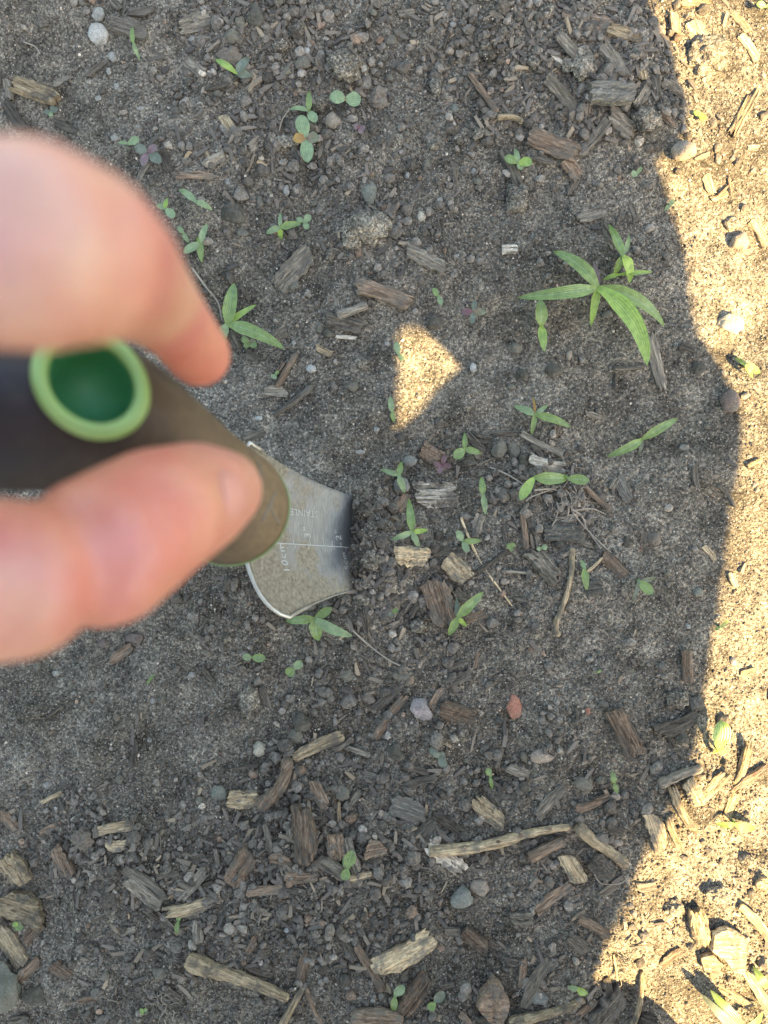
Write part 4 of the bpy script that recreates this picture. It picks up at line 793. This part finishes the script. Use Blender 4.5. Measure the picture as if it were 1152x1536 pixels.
# plants
def leaf_mesh(base, tip, width, shape, bend, lift, seed):
    r = random.Random(seed); d = tip - base; L = d.length; side = Vector((-d.y, d.x, 0)).normalized()
    mid = base.lerp(tip, .5) + side * (-bend) + Vector((0, 0, lift)); nu, nv = (16, 6) if shape == 'blade' else (12, 6)
    V = []; U = []; tw = r.uniform(-.35, .35); cup = r.uniform(.15, .45); ph = r.uniform(0, 6)
    for i in range(nu + 1):
        u = i / nu; p = base * (1 - u) ** 2 + mid * 2 * u * (1 - u) + tip * u * u
        t = ((mid - base) * (1 - u) + (tip - mid) * u).normalized(); s = Vector((0, 0, 1)).cross(t)
        s = s.normalized() if s.length > 1e-6 else side; nrm = t.cross(s).normalized()
        if shape == 'blade': wv = (min(1, .30 + 2.6 * u) * (1 - u ** 3.0) ** .75) if u < 1 else 0
        else: wv = max(0.0, (math.sin(math.pi * min(1, .06 + .94 * u) ** 1.25)) ** .62) if 0 < u < 1 else (.12 if u == 0 else 0)
        a = tw * (u - .3); s2 = s * math.cos(a) + nrm * math.sin(a)
        for k in range(nv + 1):
            v = 2 * k / nv - 1
            rip = .025 * width * math.sin(u * 15 + ph + v) * abs(v)
            q = p + s2 * (v * wv * width / 2) + nrm * (cup * abs(v) * wv * width / 2 * (.8 if shape == 'blade' else .45) + rip)
            V.append(q); U.append((u, k / nv))
    n1 = nv + 1; Fc = [(i * n1 + k, (i + 1) * n1 + k, (i + 1) * n1 + k + 1, i * n1 + k + 1) for i in range(nu) for k in range(nv)]
    return V, Fc, U
for pi_, (cx, cy, hs, lab, cat, stem, leaves) in enumerate(PLANTS):
    g = ground_pt(cx, cy); top = P(cx, cy, g.z + hs * .001 + .002)
    nm = 'grass_seedling' if cat == 'grass' else 'broadleaf_seedling'
    e = empty(nm, g, lab, cat, 'young weeds sprouting from the soil')
    pts = [g - g + Vector((0, 0, -.001)), (top - g) * .5 + Vector((.0003, 0, 0)), top - g]
    V, Fc = tube(pts, [.0006 + .00008 * hs, .0006 + .00006 * hs, .0005], 7, pi_, .05)
    link('stem', pymesh('stem', V, Fc, True), MAT[stem], e)
    for li, (tx, ty, wd, tone, shp, bend) in enumerate(leaves):
        Lp = M(math.hypot(tx - cx, ty - cy)); r = random.Random(pi_ * 31 + li)
        gz = ground_pt(tx, ty).z
        tz = max(gz + .0025, gz + (.0035 if Lp > .02 else .0025) + r.uniform(0, .25) * Lp)
        if shp == 'round': tz = max(tz, top.z + r.uniform(-.05, .22) * Lp)
        tipp = P(tx + (tx - cx) * .04, ty + (ty - cy) * .04, tz)
        V, Fc, U = leaf_mesh(top - g, tipp - g, M(wd) * (1.06 if shp == 'blade' else 1.1), shp, M(bend), (.30 if shp == 'blade' else .10) * Lp, pi_ * 17 + li)
        link('leaf', pymesh('leaf', V, Fc, True, U), MAT[tone], e)

# ------------------------------------------------------------------ trowel
def metal_material():
    m, t, b = new_mat('worn_steel'); tc = t.nodes.new('ShaderNodeTexCoord'); o = tc.outputs['Object']
    n1 = noise_t(t, o, 48, 3, 0.5).outputs[0]; n2 = noise_t(t, o, 600, 4, 0.7).outputs[0]
    mp = t.nodes.new('ShaderNodeMapping'); mp.inputs['Scale'].default_value = (1, .12, 1); t.links.new(o, mp.inputs[0])
    sc = noise_t(t, mp.outputs[0], 1500, 3, .6).outputs[0]
    a = attr(t, 'dust').outputs['Fac']
    f = math_n(t, 'ADD', math_n(t, 'MULTIPLY_ADD', n2, .28, -.14), math_n(t, 'ADD', math_n(t, 'MULTIPLY', n1, 2.4), math_n(t, 'MULTIPLY_ADD', a, 1.0, -1.22)))
    d = ramp(t, f, [(0.22, (0, 0, 0)), (0.62, (1, 1, 1))])
    steel = ramp(t, sc, [(0.3, (0.19, 0.178, 0.145)), (0.7, (0.31, 0.292, 0.24))])
    dust = ramp(t, n2, [(0.35, (0.12, 0.092, 0.050)), (0.65, (0.26, 0.208, 0.120))])
    t.links.new(mixc(t, d, steel, dust), b.inputs['Base Color'])
    t.links.new(math_n(t, 'SUBTRACT', 0.72, math_n(t, 'MULTIPLY', d, .72)), b.inputs['Metallic'])
    t.links.new(math_n(t, 'MULTIPLY_ADD', d, .45, .42), b.inputs['Roughness'])
    bump(t, b, n2, 0.0003, .5); return m
MAT['steel'] = metal_material(); MAT['edge'] = plain('bright_steel_edge', (0.40, 0.36, 0.27), 0.45, .8, .5, (700, .0001), .25)
MAT['engrave'] = plain('engraved_marks', (0.38, 0.355, 0.27), 0.8, 0, .2)
def blade_pt(s, t, off=0.0):
    """s: cm up the blade from the soil line, t: cm across (up in the photograph), off: mm towards the camera side"""
    c = Vector((-1.74 - 0.61 * s, -1.56 + 0.075 * s, 0.80 * s)); W = Vector((-0.15, .98, 0.06)).normalized()
    D = Vector((-.60, .075, .80)).normalized(); Nn = W.cross(D).normalized()
    if Nn.x < 0: Nn = -Nn
    cv = 0.056 * t * t
    return (c + W * t + Nn * (cv + off * .1)) * 0.01
def half_w(s): return 2.48 + 0.10 * max(s, -3) + .0185 * max(s, 0) ** 2 if s > -1 else max(.25, 2.3 - .55 * (-1 - s) ** 1.3)
def s_top(v): return 7.55 - .55 * max(0, v) ** 5 - (1.35 * max(0, -v) ** 5)
ns_, nv_ = 34, 24; V = []; dust = []
for i in range(ns_ + 1):
    for k in range(nv_ + 1):
        v = 2 * k / nv_ - 1; s = -2.6 + (s_top(v) + 2.6) * i / ns_
        hw = half_w(s)
        if s > 6.2: hw *= math.sqrt(max(.05, 1 - ((s - 6.2) / 2.6) ** 2.5 * .35))
        V.append(blade_pt(s, v * hw)); dust.append(min(1, max(0, .10 * s + (.45 if v < -.3 else 0) * min(1, max(0, (-v - .3) * 2.2)) + .1)))
n1 = nv_ + 1; nn = len(V); Fc = [(i * n1 + k, (i + 1) * n1 + k, (i + 1) * n1 + k + 1, i * n1 + k + 1) for i in range(ns_) for k in range(nv_)]
org = blade_pt(0, 0)
trowel = empty('hand_trowel', org, 'brown-handled steel garden trowel held in the hand, blade stuck in the soil', 'trowel')
me = pymesh('blade', [v - org for v in V], Fc, True)
a_ = me.attributes.new('dust', 'FLOAT', 'POINT'); a_.data.foreach_set('value', dust)
blade = link('blade', me, MAT['steel'], trowel)
sm = blade.modifiers.new('thickness', 'SOLIDIFY'); sm.thickness = .0014; 
Dn = (blade_pt(3, 0, 1) - blade_pt(3, 0, 0)); sm.offset = -1 if me.polygons[len(me.polygons) // 2].normal.dot(Dn) > 0 else 1
# bright worn rim
rim = [V[i * n1] for i in range(12, ns_ + 1)] + [V[ns_ * n1 + k] for k in range(1, nv_)] + [V[i * n1 + nv_] for i in range(ns_, ns_ - 4, -1)]
vv, ff = tube([p - org for p in rim], [.00045 if i < 16 else .00095 for i in range(len(rim))], 7, 1)
link('blade_rim', pymesh('blade_rim', vv, ff, True), MAT['edge'], blade)
def text_on_blade(txt, size, s0, t0, mode):
    cu = bpy.data.curves.new('mark', 'FONT'); cu.body = txt; cu.size = size; cu.resolution_u = 2; cu.space_character = 1.15
    ob = bpy.data.objects.new('mark', cu); COL.objects.link(ob); bpy.context.view_layer.update()
    me = bpy.data.meshes.new_from_object(ob.evaluated_get(bpy.context.evaluated_depsgraph_get())); bpy.data.objects.remove(ob); bpy.data.curves.remove(cu)
    me.name = 'mark'
    for v in me.vertices:
        x, y = v.co.x, v.co.y
        s, t = (s0 + y, t0 + x) if mode == 'up' else (s0 + x, t0 - y)
        v.co = blade_pt(s, t, .22) - org
    o = link('engraved_mark', me, MAT['engrave'], blade); return o
text_on_blade('10cm', .60, 5.0, -1.72, 'up'); text_on_blade('5cm', .50, .62, -1.50, 'up'); text_on_blade('3"', .62, 3.05, .02, 'up'); text_on_blade('2"', .62, .75, .02, 'up')
text_on_blade('STAINLESS', .46, 2.35, 1.42, 'flip')
def mark_line(p, q, wd=.042):
    n = 10; V = []; d = Vector((q[0] - p[0], q[1] - p[1])); nrm = Vector((-d.y, d.x)).normalized() * wd / 2
    for i in range(n + 1):
        a = Vector(p) + d * i / n
        for sg in (-1, 1): V.append(blade_pt(a.x + nrm.x * sg, a.y + nrm.y * sg, .22) - org)
    return V, [(2 * i, 2 * i + 1, 2 * i + 3, 2 * i + 2) for i in range(n)]
V = []; Fc = []
segs = [((-.3, -.30), (6.5, -.30))] + [((c, -.30), (c, -.62 if abs(c - round(c)) < .01 else -.5)) for c in (.5, 1.4, 2.35, 3.3, 4.25, 5.2)] + [((c, -.30), (c, .02 if j % 2 else -.08)) for j, c in enumerate((.85, 1.5, 2.15, 3.15, 4.3, 5.4))]
for a, b in segs:
    v, f = mark_line(a, b); o_ = len(V); V += v; Fc += [tuple(q + o_ for q in g) for g in f]
link('ruler_marks', pymesh('ruler_marks', V, Fc), MAT['engrave'], blade)

def handle_material():
    m, t, b = new_mat('dusty_rubber'); tc = t.nodes.new('ShaderNodeTexCoord'); o = tc.outputs['Object']
    n = noise_t(t, o, 35, 5, .65).outputs[0]; f = noise_t(t, o, 300, 4, .7).outputs[0]
    a = attr(t, 'dust').outputs['Fac']
    k = math_n(t, 'ADD', math_n(t, 'MULTIPLY_ADD', n, .5, -.25), a)
    c = ramp(t, k, [(0.1, (0.022, 0.019, 0.019)), (0.45, (0.048, 0.034, 0.021)), (0.95, (0.150, 0.103, 0.052))])
    c = mixc(t, 1.0, c, ramp(t, f, [(.35, (.8, .8, .8)), (.65, (1.18, 1.17, 1.12))]), 'MULTIPLY')
    t.links.new(c, b.inputs['Base Color']); b.inputs['Roughness'].default_value = .6; b.inputs['Specular IOR Level'].default_value = .25
    bump(t, b, f, .0004, .6); return m
MAT['rubber'] = handle_material(); MAT['green'] = plain('green_plastic', (0.26, 0.39, 0.10), 0.45, 0, .4, None, .08)
MAT['greenlip'] = plain('green_lip', (0.16, 0.20, 0.06), 0.5, 0, .4, None, .1)
MAT['greendark'] = plain('dark_green_liner', (0.065, 0.27, 0.095), 0.5, 0, .4)
SECT = [(352, 768, .270, .0186), (349, 764, .268, .0199), (342, 756, .262, .0201), (322, 741, .252, .0194), (283, 712, .237, .0184), (218, 668, .218, .0194), (140, 624, .203, .0206),
        (60, 626, .196, .0190), (-40, 630, .190, .0176), (-150, 640, .184, .0160), (-188, 645, .182, .0070)]
ctrs = [Vector(((x - 576) / F * d, (768 - y) / F * d, HC - d)) for x, y, d, r_ in SECT]
path = []; rad = []; dst = []
for i in range(len(ctrs) - 1):
    m_ = 2 if i < 2 else 6
    p0, p1, p2, p3 = ctrs[max(i - 1, 0)], ctrs[i], ctrs[i + 1], ctrs[min(i + 2, len(ctrs) - 1)]
    for k in range(m_):
        t = k / m_; path.append(0.5 * ((2 * p1) + (p2 - p0) * t + (2 * p0 - 5 * p1 + 4 * p2 - p3) * t * t + (3 * p1 - p0 - 3 * p2 + p3) * t ** 3) if i > 1 else p1.lerp(p2, t))
        rad.append(SECT[i][3] * (1 - t) + SECT[i + 1][3] * t)
path.append(ctrs[-1]); rad.append(SECT[-1][3])
V, Fc = tube(path, rad, 40, 0, 0)
hob = link('handle', pymesh('handle', [v - org for v in V], Fc, True), MAT['rubber'], trowel)
# hanging hole cut through the grip
hc = P(138, 574, .2168)
bm = bmesh.new(); bmesh.ops.create_cone(bm, cap_ends=True, segments=40, radius1=.0104, radius2=.0104, depth=.040); bmesh.ops.scale(bm, vec=(1.17, 1, 1), verts=bm.verts)
top_n = (Vector((0.42, .28, 1))).normalized(); Rq = top_n.to_track_quat('Z', 'Y').to_matrix()
bmesh.ops.transform(bm, matrix=Matrix.Translation(hc - org - top_n * .004) @ Rq.to_4x4(), verts=bm.verts)
cut_me = bpy.data.meshes.new('cutter'); bm.to_mesh(cut_me); bm.free(); cut = bpy.data.objects.new('cutter', cut_me); COL.objects.link(cut); cut.location = org
bpy.context.view_layer.update()
bo = hob.modifiers.new('hole', 'BOOLEAN'); bo.operation = 'DIFFERENCE'; bo.object = cut; bo.solver = 'EXACT'
bpy.context.view_layer.update()
nm_ = bpy.data.meshes.new_from_object(hob.evaluated_get(bpy.context.evaluated_depsgraph_get())); hob.modifiers.clear(); hob.data = nm_; nm_.name = 'handle'
bpy.data.objects.remove(cut)
dust = [min(1, max(.0, (v.co.x + org.x + .098) * 15)) for v in nm_.vertices]
a_ = nm_.attributes.new('dust', 'FLOAT', 'POINT'); a_.data.foreach_set('value', dust)
def ring_mesh(R, r, sx, sy, n=48, m=12):
    V = []; Fc = []
    for i in range(n):
        a = 2 * math.pi * i / n
        for k in range(m):
            b = 2 * math.pi * k / m; q = R + r * math.cos(b); V.append(Vector((q * math.cos(a) * sx, q * math.sin(a) * sy, r * math.sin(b))))
            Fc.append((i * m + k, i * m + (k + 1) % m, ((i + 1) % n) * m + (k + 1) % m, ((i + 1) % n) * m + k))
    return V, Fc
V, Fc = ring_mesh(.0110, .0018, 1.17, 1.0)
link('hanging_hole_rim', pymesh('hanging_hole_rim', [Rq @ v + hc - org for v in V], Fc, True), MAT['green'], trowel)
V = []; n = 40
for j, (r_, z_) in enumerate([(.0106, .001), (.0101, -.004), (.0094, -.009), (.0084, -.0160), (.0001, -.0166)]):
    for i in range(n): a = 2 * math.pi * i / n; V.append(Rq @ Vector((r_ * 1.17 * math.cos(a), r_ * math.sin(a), z_)) + hc - org)
Fc = [(j * n + i, (j + 1) * n + i, (j + 1) * n + (i + 1) % n, j * n + (i + 1) % n) for j in range(4) for i in range(n)]
link('hanging_hole_liner', pymesh('hanging_hole_liner', V, Fc, True), MAT['greendark'], trowel)
axd = (ctrs[1] - ctrs[2]).normalized(); Rc = axd.to_track_quat('Z', 'Y').to_matrix()
V, Fc = ring_mesh(.0200, .00045, 1, 1, 64, 8)
link('collar_lip', pymesh('collar_lip', [Rc @ v + ctrs[1] - org for v in V], Fc, True), MAT['greenlip'], trowel)
# steel neck between blade and grip
nk = [blade_pt(6.2, 0, -1), blade_pt(8.2, 0, -1.5), blade_pt(9.0, .1, 0).lerp(ctrs[0], .5), ctrs[0] + (ctrs[2] - ctrs[0]) * .4]
V, Fc = tube(smooth_path([p - org for p in nk], 5), [.004] * 16, 12, 0, 0)
link('neck', pymesh('neck', V, Fc, True), MAT['edge'], trowel)
# the moulded mark on the collar: two crossed strokes laid on the surface
bpy.context.view_layer.update()
bv = BVHTree.FromPolygons([v.co + org for v in nm_.vertices], [list(p.vertices) for p in nm_.polygons])
MAT['mark'] = plain('moulded_mark', (0.17, 0.135, 0.085), .6, 0, .3)
V = []; Fc = []
for (a, b) in (((414, 738), (393, 782)), ((404, 757), (418, 786))):
    ps = []
    for i in range(7):
        x = a[0] + (b[0] - a[0]) * i / 6; y = a[1] + (b[1] - a[1]) * i / 6
        o_ = Vector((0, 0, HC)); d_ = (P(x, y) - o_).normalized(); hit = bv.ray_cast(o_, d_)
        if hit[0] is not None: ps.append(hit[0] - org - d_ * .0001)
    if len(ps) > 2:
        v, f = tube(ps, [.0005] * len(ps), 6); o_ = len(V); V += v; Fc += [tuple(q + o_ for q in g) for g in f]
if V: link('moulded_mark', pymesh('moulded_mark', V, Fc, True), MAT['mark'], hob)

# ------------------------------------------------------------------ the person
def skin_material():
    m, t, b = new_mat('skin'); tc = t.nodes.new('ShaderNodeTexCoord'); o = tc.outputs['Object']
    n = noise_t(t, o, 28, 4, .6).outputs[0]; f = noise_t(t, o, 500, 4, .65).outputs[0]; s = noise_t(t, o, 75, 4, .6).outputs[0]
    c = ramp(t, n, [(0.36, (0.57, 0.335, 0.200)), (0.60, (0.52, 0.210, 0.155))])
    c = mixc(t, attr(t, 'flush').outputs['Fac'], c, (0.52, 0.165, 0.095))
    c = mixc(t, 1.0, c, ramp(t, s, [(.3, (.95, .90, .88)), (.7, (1.03, 1.06, 1.06))]), 'MULTIPLY')
    c = mixc(t, 1.0, c, ramp(t, f, [(.3, (.93, .92, .91)), (.7, (1.05, 1.05, 1.05))]), 'MULTIPLY')
    t.links.new(c, b.inputs['Base Color']); b.inputs['Roughness'].default_value = .42; b.inputs['Specular IOR Level'].default_value = .5
    b.inputs['Subsurface Weight'].default_value = .35; b.inputs['Subsurface Radius'].default_value = (1.0, .35, .2); b.inputs['Subsurface Scale'].default_value = .006
    bump(t, b, s, .0022, .6, bump(t, b, f, .0003, .5)); return m
MAT['skin'] = skin_material(); MAT['nail'] = plain('nail', (0.54, 0.26, 0.185), .45, 0, .3)
MAT['cloth'] = plain('bounce_cotton', (0.46, 0.43, 0.37), .9, 0, .2, (900, .0006), .15); MAT['denim'] = plain('faded_denim', (0.22, 0.22, 0.24), .9, 0, .2, (900, .0006), .15)  # unseen cotton made pale to bounce light onto the shaded soil
MAT['hair'] = plain('brown_hair', (0.04, 0.025, 0.015), .6, 0, .3, (400, .002), .3)
def union_mesh(name, chains, voxel, smooth_n=6, sub=3):
    """round-ended tapering limbs fused into one continuous surface"""
    V = []; Fc = []; v0, f0 = ico(sub)
    def ball(c, r):
        o = len(V); V.extend([tuple(Vector(q) * r + c) for q in v0]); Fc.extend([tuple(int(x) + o for x in q) for q in f0])
    for ch in chains:
        for (a, ra), (b, rb) in zip(ch, ch[1:]):
            n = max(1, int((b - a).length / (min(ra, rb) * .28)))
            for i in range(n + 1): t = i / n; ball(a.lerp(b, t), ra + (rb - ra) * t)
    me = pymesh(name, V, Fc); o = bpy.data.objects.new(name, me); COL.objects.link(o)
    rm = o.modifiers.new('r', 'REMESH'); rm.mode = 'VOXEL'; rm.voxel_size = voxel; rm.use_smooth_shade = True
    s = o.modifiers.new('s', 'SMOOTH'); s.iterations = smooth_n; s.factor = .5
    bpy.context.view_layer.update()
    out = bpy.data.meshes.new_from_object(o.evaluated_get(bpy.context.evaluated_depsgraph_get())); out.name = name
    bpy.data.objects.remove(o); bpy.data.meshes.remove(me); return out
def J(px, py, d, r): return (Vector(((px - 576) / F * d, (768 - py) / F * d, HC - d)), r)
index_ = [J(-230, 430, .112, .0132), J(-80, 376, .102, .0132), J(50, 371, .097, .0132), J(112, 382, .101, .0120), J(165, 402, .116, .0108), J(217, 440, .144, .0094), J(264, 486, .168, .0080), J(298, 532, .188, .0080)]
thumb_ = [J(-330, 900, .118, .0160), J(-120, 872, .124, .0150), J(20, 870, .132, .0142), J(90, 846, .140, .0108), J(154, 826, .146, .0149), J(232, 774, .158, .0142), J(290, 748, .176, .0132), J(332, 735, .194, .0105)]
middle_ = [J(-260, 520, .122, .0120), J(-230, 560, .160, .0100), J(-160, 600, .208, .0090), J(-40, 640, .222, .0082), J(20, 660, .224, .0075)]
ring_ = [J(-330, 600, .124, .0118), J(-310, 620, .160, .0098), J(-250, 640, .204, .0088), J(-150, 670, .216, .0082), J(-100, 680, .216, .0072)]
little_ = [J(-400, 680, .124, .0108), J(-390, 690, .156, .0090), J(-330, 700, .196, .0080), J(-240, 720, .208, .0074), J(-200, 725, .208, .0066)]
wr = J(-620, 760, .120, .024)
palm = [[wr, (index_[0][0], .0125)], [wr, (middle_[0][0], .0135)], [wr, (ring_[0][0], .0135)], [wr, (little_[0][0], .0125)], [wr, (thumb_[0][0], .017)],
        [(index_[0][0], .0125), (middle_[0][0], .0125), (ring_[0][0], .0125), (little_[0][0], .011)], [(thumb_[0][0], .015), (ring_[0][0], .013)]]
elbow = Vector((-.16, -.30, .42))
fore = [[wr, (wr[0].lerp(elbow, .35), .027), (wr[0].lerp(elbow, .7), .036)]]
hand_me = union_mesh('hand', [index_, thumb_, middle_, ring_, little_] + palm + fore, .0013, 10)
def Sp(px, py, z): p = P(px, py); return p + SUN * (z / SUN.z)
head_c = Sp(300, -420, 1.12)
neck_chain = [[(head_c, .088), (head_c + Vector((-.02, .03, -.06)), .075)], [(head_c + Vector((.03, -.04, -.08)), .055), (Sp(250, -150, .92), .06)],
              [(head_c + Vector((-.065, .07, -.03)), .018), (head_c + Vector((-.075, .08, -.05)), .014)]]
head_me = union_mesh('head', neck_chain, .006, 4)
bm = bmesh.new(); bm.from_mesh(hand_me); bm.from_mesh(head_me)
bm.clear(); bm.from_mesh(hand_me)
body_me = bpy.data.meshes.new('body'); bm.to_mesh(body_me); bm.free(); body_me.materials.append(MAT['skin'])
person = link('person', body_me, None)
flushv = []
fl_pts = [(index_[-1][0], .013, .75), (index_[-2][0], .013, .45), (thumb_[4][0], .020, .5), (thumb_[5][0], .016, .35), (thumb_[-1][0], .012, .35), (thumb_[3][0], .010, .35), (thumb_[2][0], .02, -.2), (index_[2][0] + Vector((0, .012, .005)), .02, -.25), (index_[2][0], .03, .12)]
for v in body_me.vertices:
    f_ = .08
    for q_, r_, k_ in fl_pts: f_ += k_ * math.exp(-((v.co - q_).length_squared) / (2 * (r_ * .8) ** 2))
    flushv.append(min(1, max(0, f_)))
a_ = body_me.attributes.new('flush', 'FLOAT', 'POINT'); a_.data.foreach_set('value', flushv)
tag(person, 'bare hand gripping the trowel handle, bent index finger above and thumb below', 'person')
# unseen clothes: limbs shaped and placed to cast the shade and its gap
CAPS = []
def chain(*p): CAPS.append([(Sp(a, b, z), r) for a, b, z, r in p])
chain((715,1400,.42,.05),(800,1180,.43,.05),(885,980,.44,.05),(932,800,.45,.05),(958,700,.46,.045),(997,605,.46,.035),(990,570,.46,.033))
chain((905,470,.62,.045),(880,330,.55,.045),(832,222,.5,.043))
chain((700,300,.5,.05),(912,135,.45,.032),(868,0,.45,.03),(700,-200,.55,.06))
chain((300,150,.7,.05),(430,300,.45,.035),(500,430,.40,.030),(482,560,.40,.030),(472,700,.40,.030),(450,950,.48,.05))
chain((560,200,.7,.05),(632,380,.40,.030),(724,464,.40,.030),(822,565,.40,.030),(950,610,.44,.03))
chain((950,640,.44,.03),(846,576,.41,.03),(749,656,.41,.030),(671,735,.40,.030),(590,800,.40,.03),(600,930,.46,.05))
chain((830,720,.5,.05),(760,830,.5,.05),(620,960,.5,.09),(450,1000,.5,.1))
chain((350,400,.65,.08),(330,700,.6,.08),(350,1000,.55,.1))
chain((840,420,.75,.05),(720,300,.75,.06),(560,200,.85,.09),(300,100,.8,.12),(-50,0,.8,.15))
chain((100,300,.7,.12),(50,700,.6,.12),(50,1100,.5,.12))
chain((-250,100,.75,.14),(-250,600,.65,.13),(-250,1100,.5,.12))
chain((600,1150,.48,.1),(500,1350,.45,.12),(480,1600,.3,.12))
chain((150,1300,.48,.12),(100,1600,.3,.12))
chain((800,1700,.15,.045),(930,1625,.08,.045))
chain((740,1280,.42,.05),(690,1500,.36,.05),(740,1620,.25,.05))
chain((640,150,.6,.07),(790,20,.5,.055),(700,-100,.55,.06))
link('head', head_me, MAT['skin'], person)
arm = [(wr[0].lerp(elbow, .42), .036), (elbow, .050), (Vector((.02, -.52, .62)), .062), (Vector((.16, -.50, .80)), .075)]
jk = link('shade_jacket', union_mesh('shade_jacket', CAPS + [arm], .0065, 1, 2), MAT['cloth'], person)
legs = [[(Sp(480, 1600, .3), .09), (Vector((.22, -.52, .30)), .08), (Vector((.16, -.62, .05)), .055), (Vector((.10, -.56, .035)), .04)],
        [(Sp(100, 1600, .3), .09), (Vector((.02, -.60, .30)), .08), (Vector((-.04, -.68, .05)), .055), (Vector((-.10, -.62, .035)), .04)]]
link('trousers', union_mesh('trousers', legs, .012, 3, 2), MAT['denim'], person)
link('hair', union_mesh('hair', [[(head_c + Vector((.02, -.02, .03)), .088), (head_c + Vector((.045, -.045, -.01)), .082)]], .006, 3), MAT['hair'], person)
# thumb nail and index nail lie in the skin
def nail(c, nrm, along, L, W):
    s = along.cross(nrm).normalized(); V = []; n = 8
    for i in range(n + 1):
        for k in range(n + 1):
            u = 2 * i / n - 1; v = 2 * k / n - 1; kx = math.sqrt(max(0, 1 - v * v / 2)); ky = math.sqrt(max(0, 1 - u * u / 2))
            V.append(c + along * (u * kx * L / 2) + s * (v * ky * W / 2) - nrm * ((v * ky) ** 2 * W * .20 + .0 + (u * kx) ** 2 * L * .03))
    Fc = [(i * (n + 1) + k, (i + 1) * (n + 1) + k, (i + 1) * (n + 1) + k + 1, i * (n + 1) + k + 1) for i in range(n) for k in range(n)]
    o = link('nail', pymesh('nail', V, Fc, True), MAT['nail'], person); sd = o.modifiers.new('t', 'SOLIDIFY'); sd.thickness = .0006; sd.offset = -1; return o
bh = BVHTree.FromPolygons([v.co for v in hand_me.vertices], [list(p.vertices) for p in hand_me.polygons])
o_ = Vector((0, 0, HC)); d_ = (P(352, 742) - o_).normalized(); hit = bh.ray_cast(o_, d_)
if hit[0] is not None:
    al = (thumb_[-1][0] - thumb_[-2][0]); nr = hit[1].normalized(); nr = nr if nr.dot(d_) < 0 else -nr
    al = (al - nr * al.dot(nr)).normalized(); nail(hit[0] + nr * .0002, nr, al, .0135, .0105)
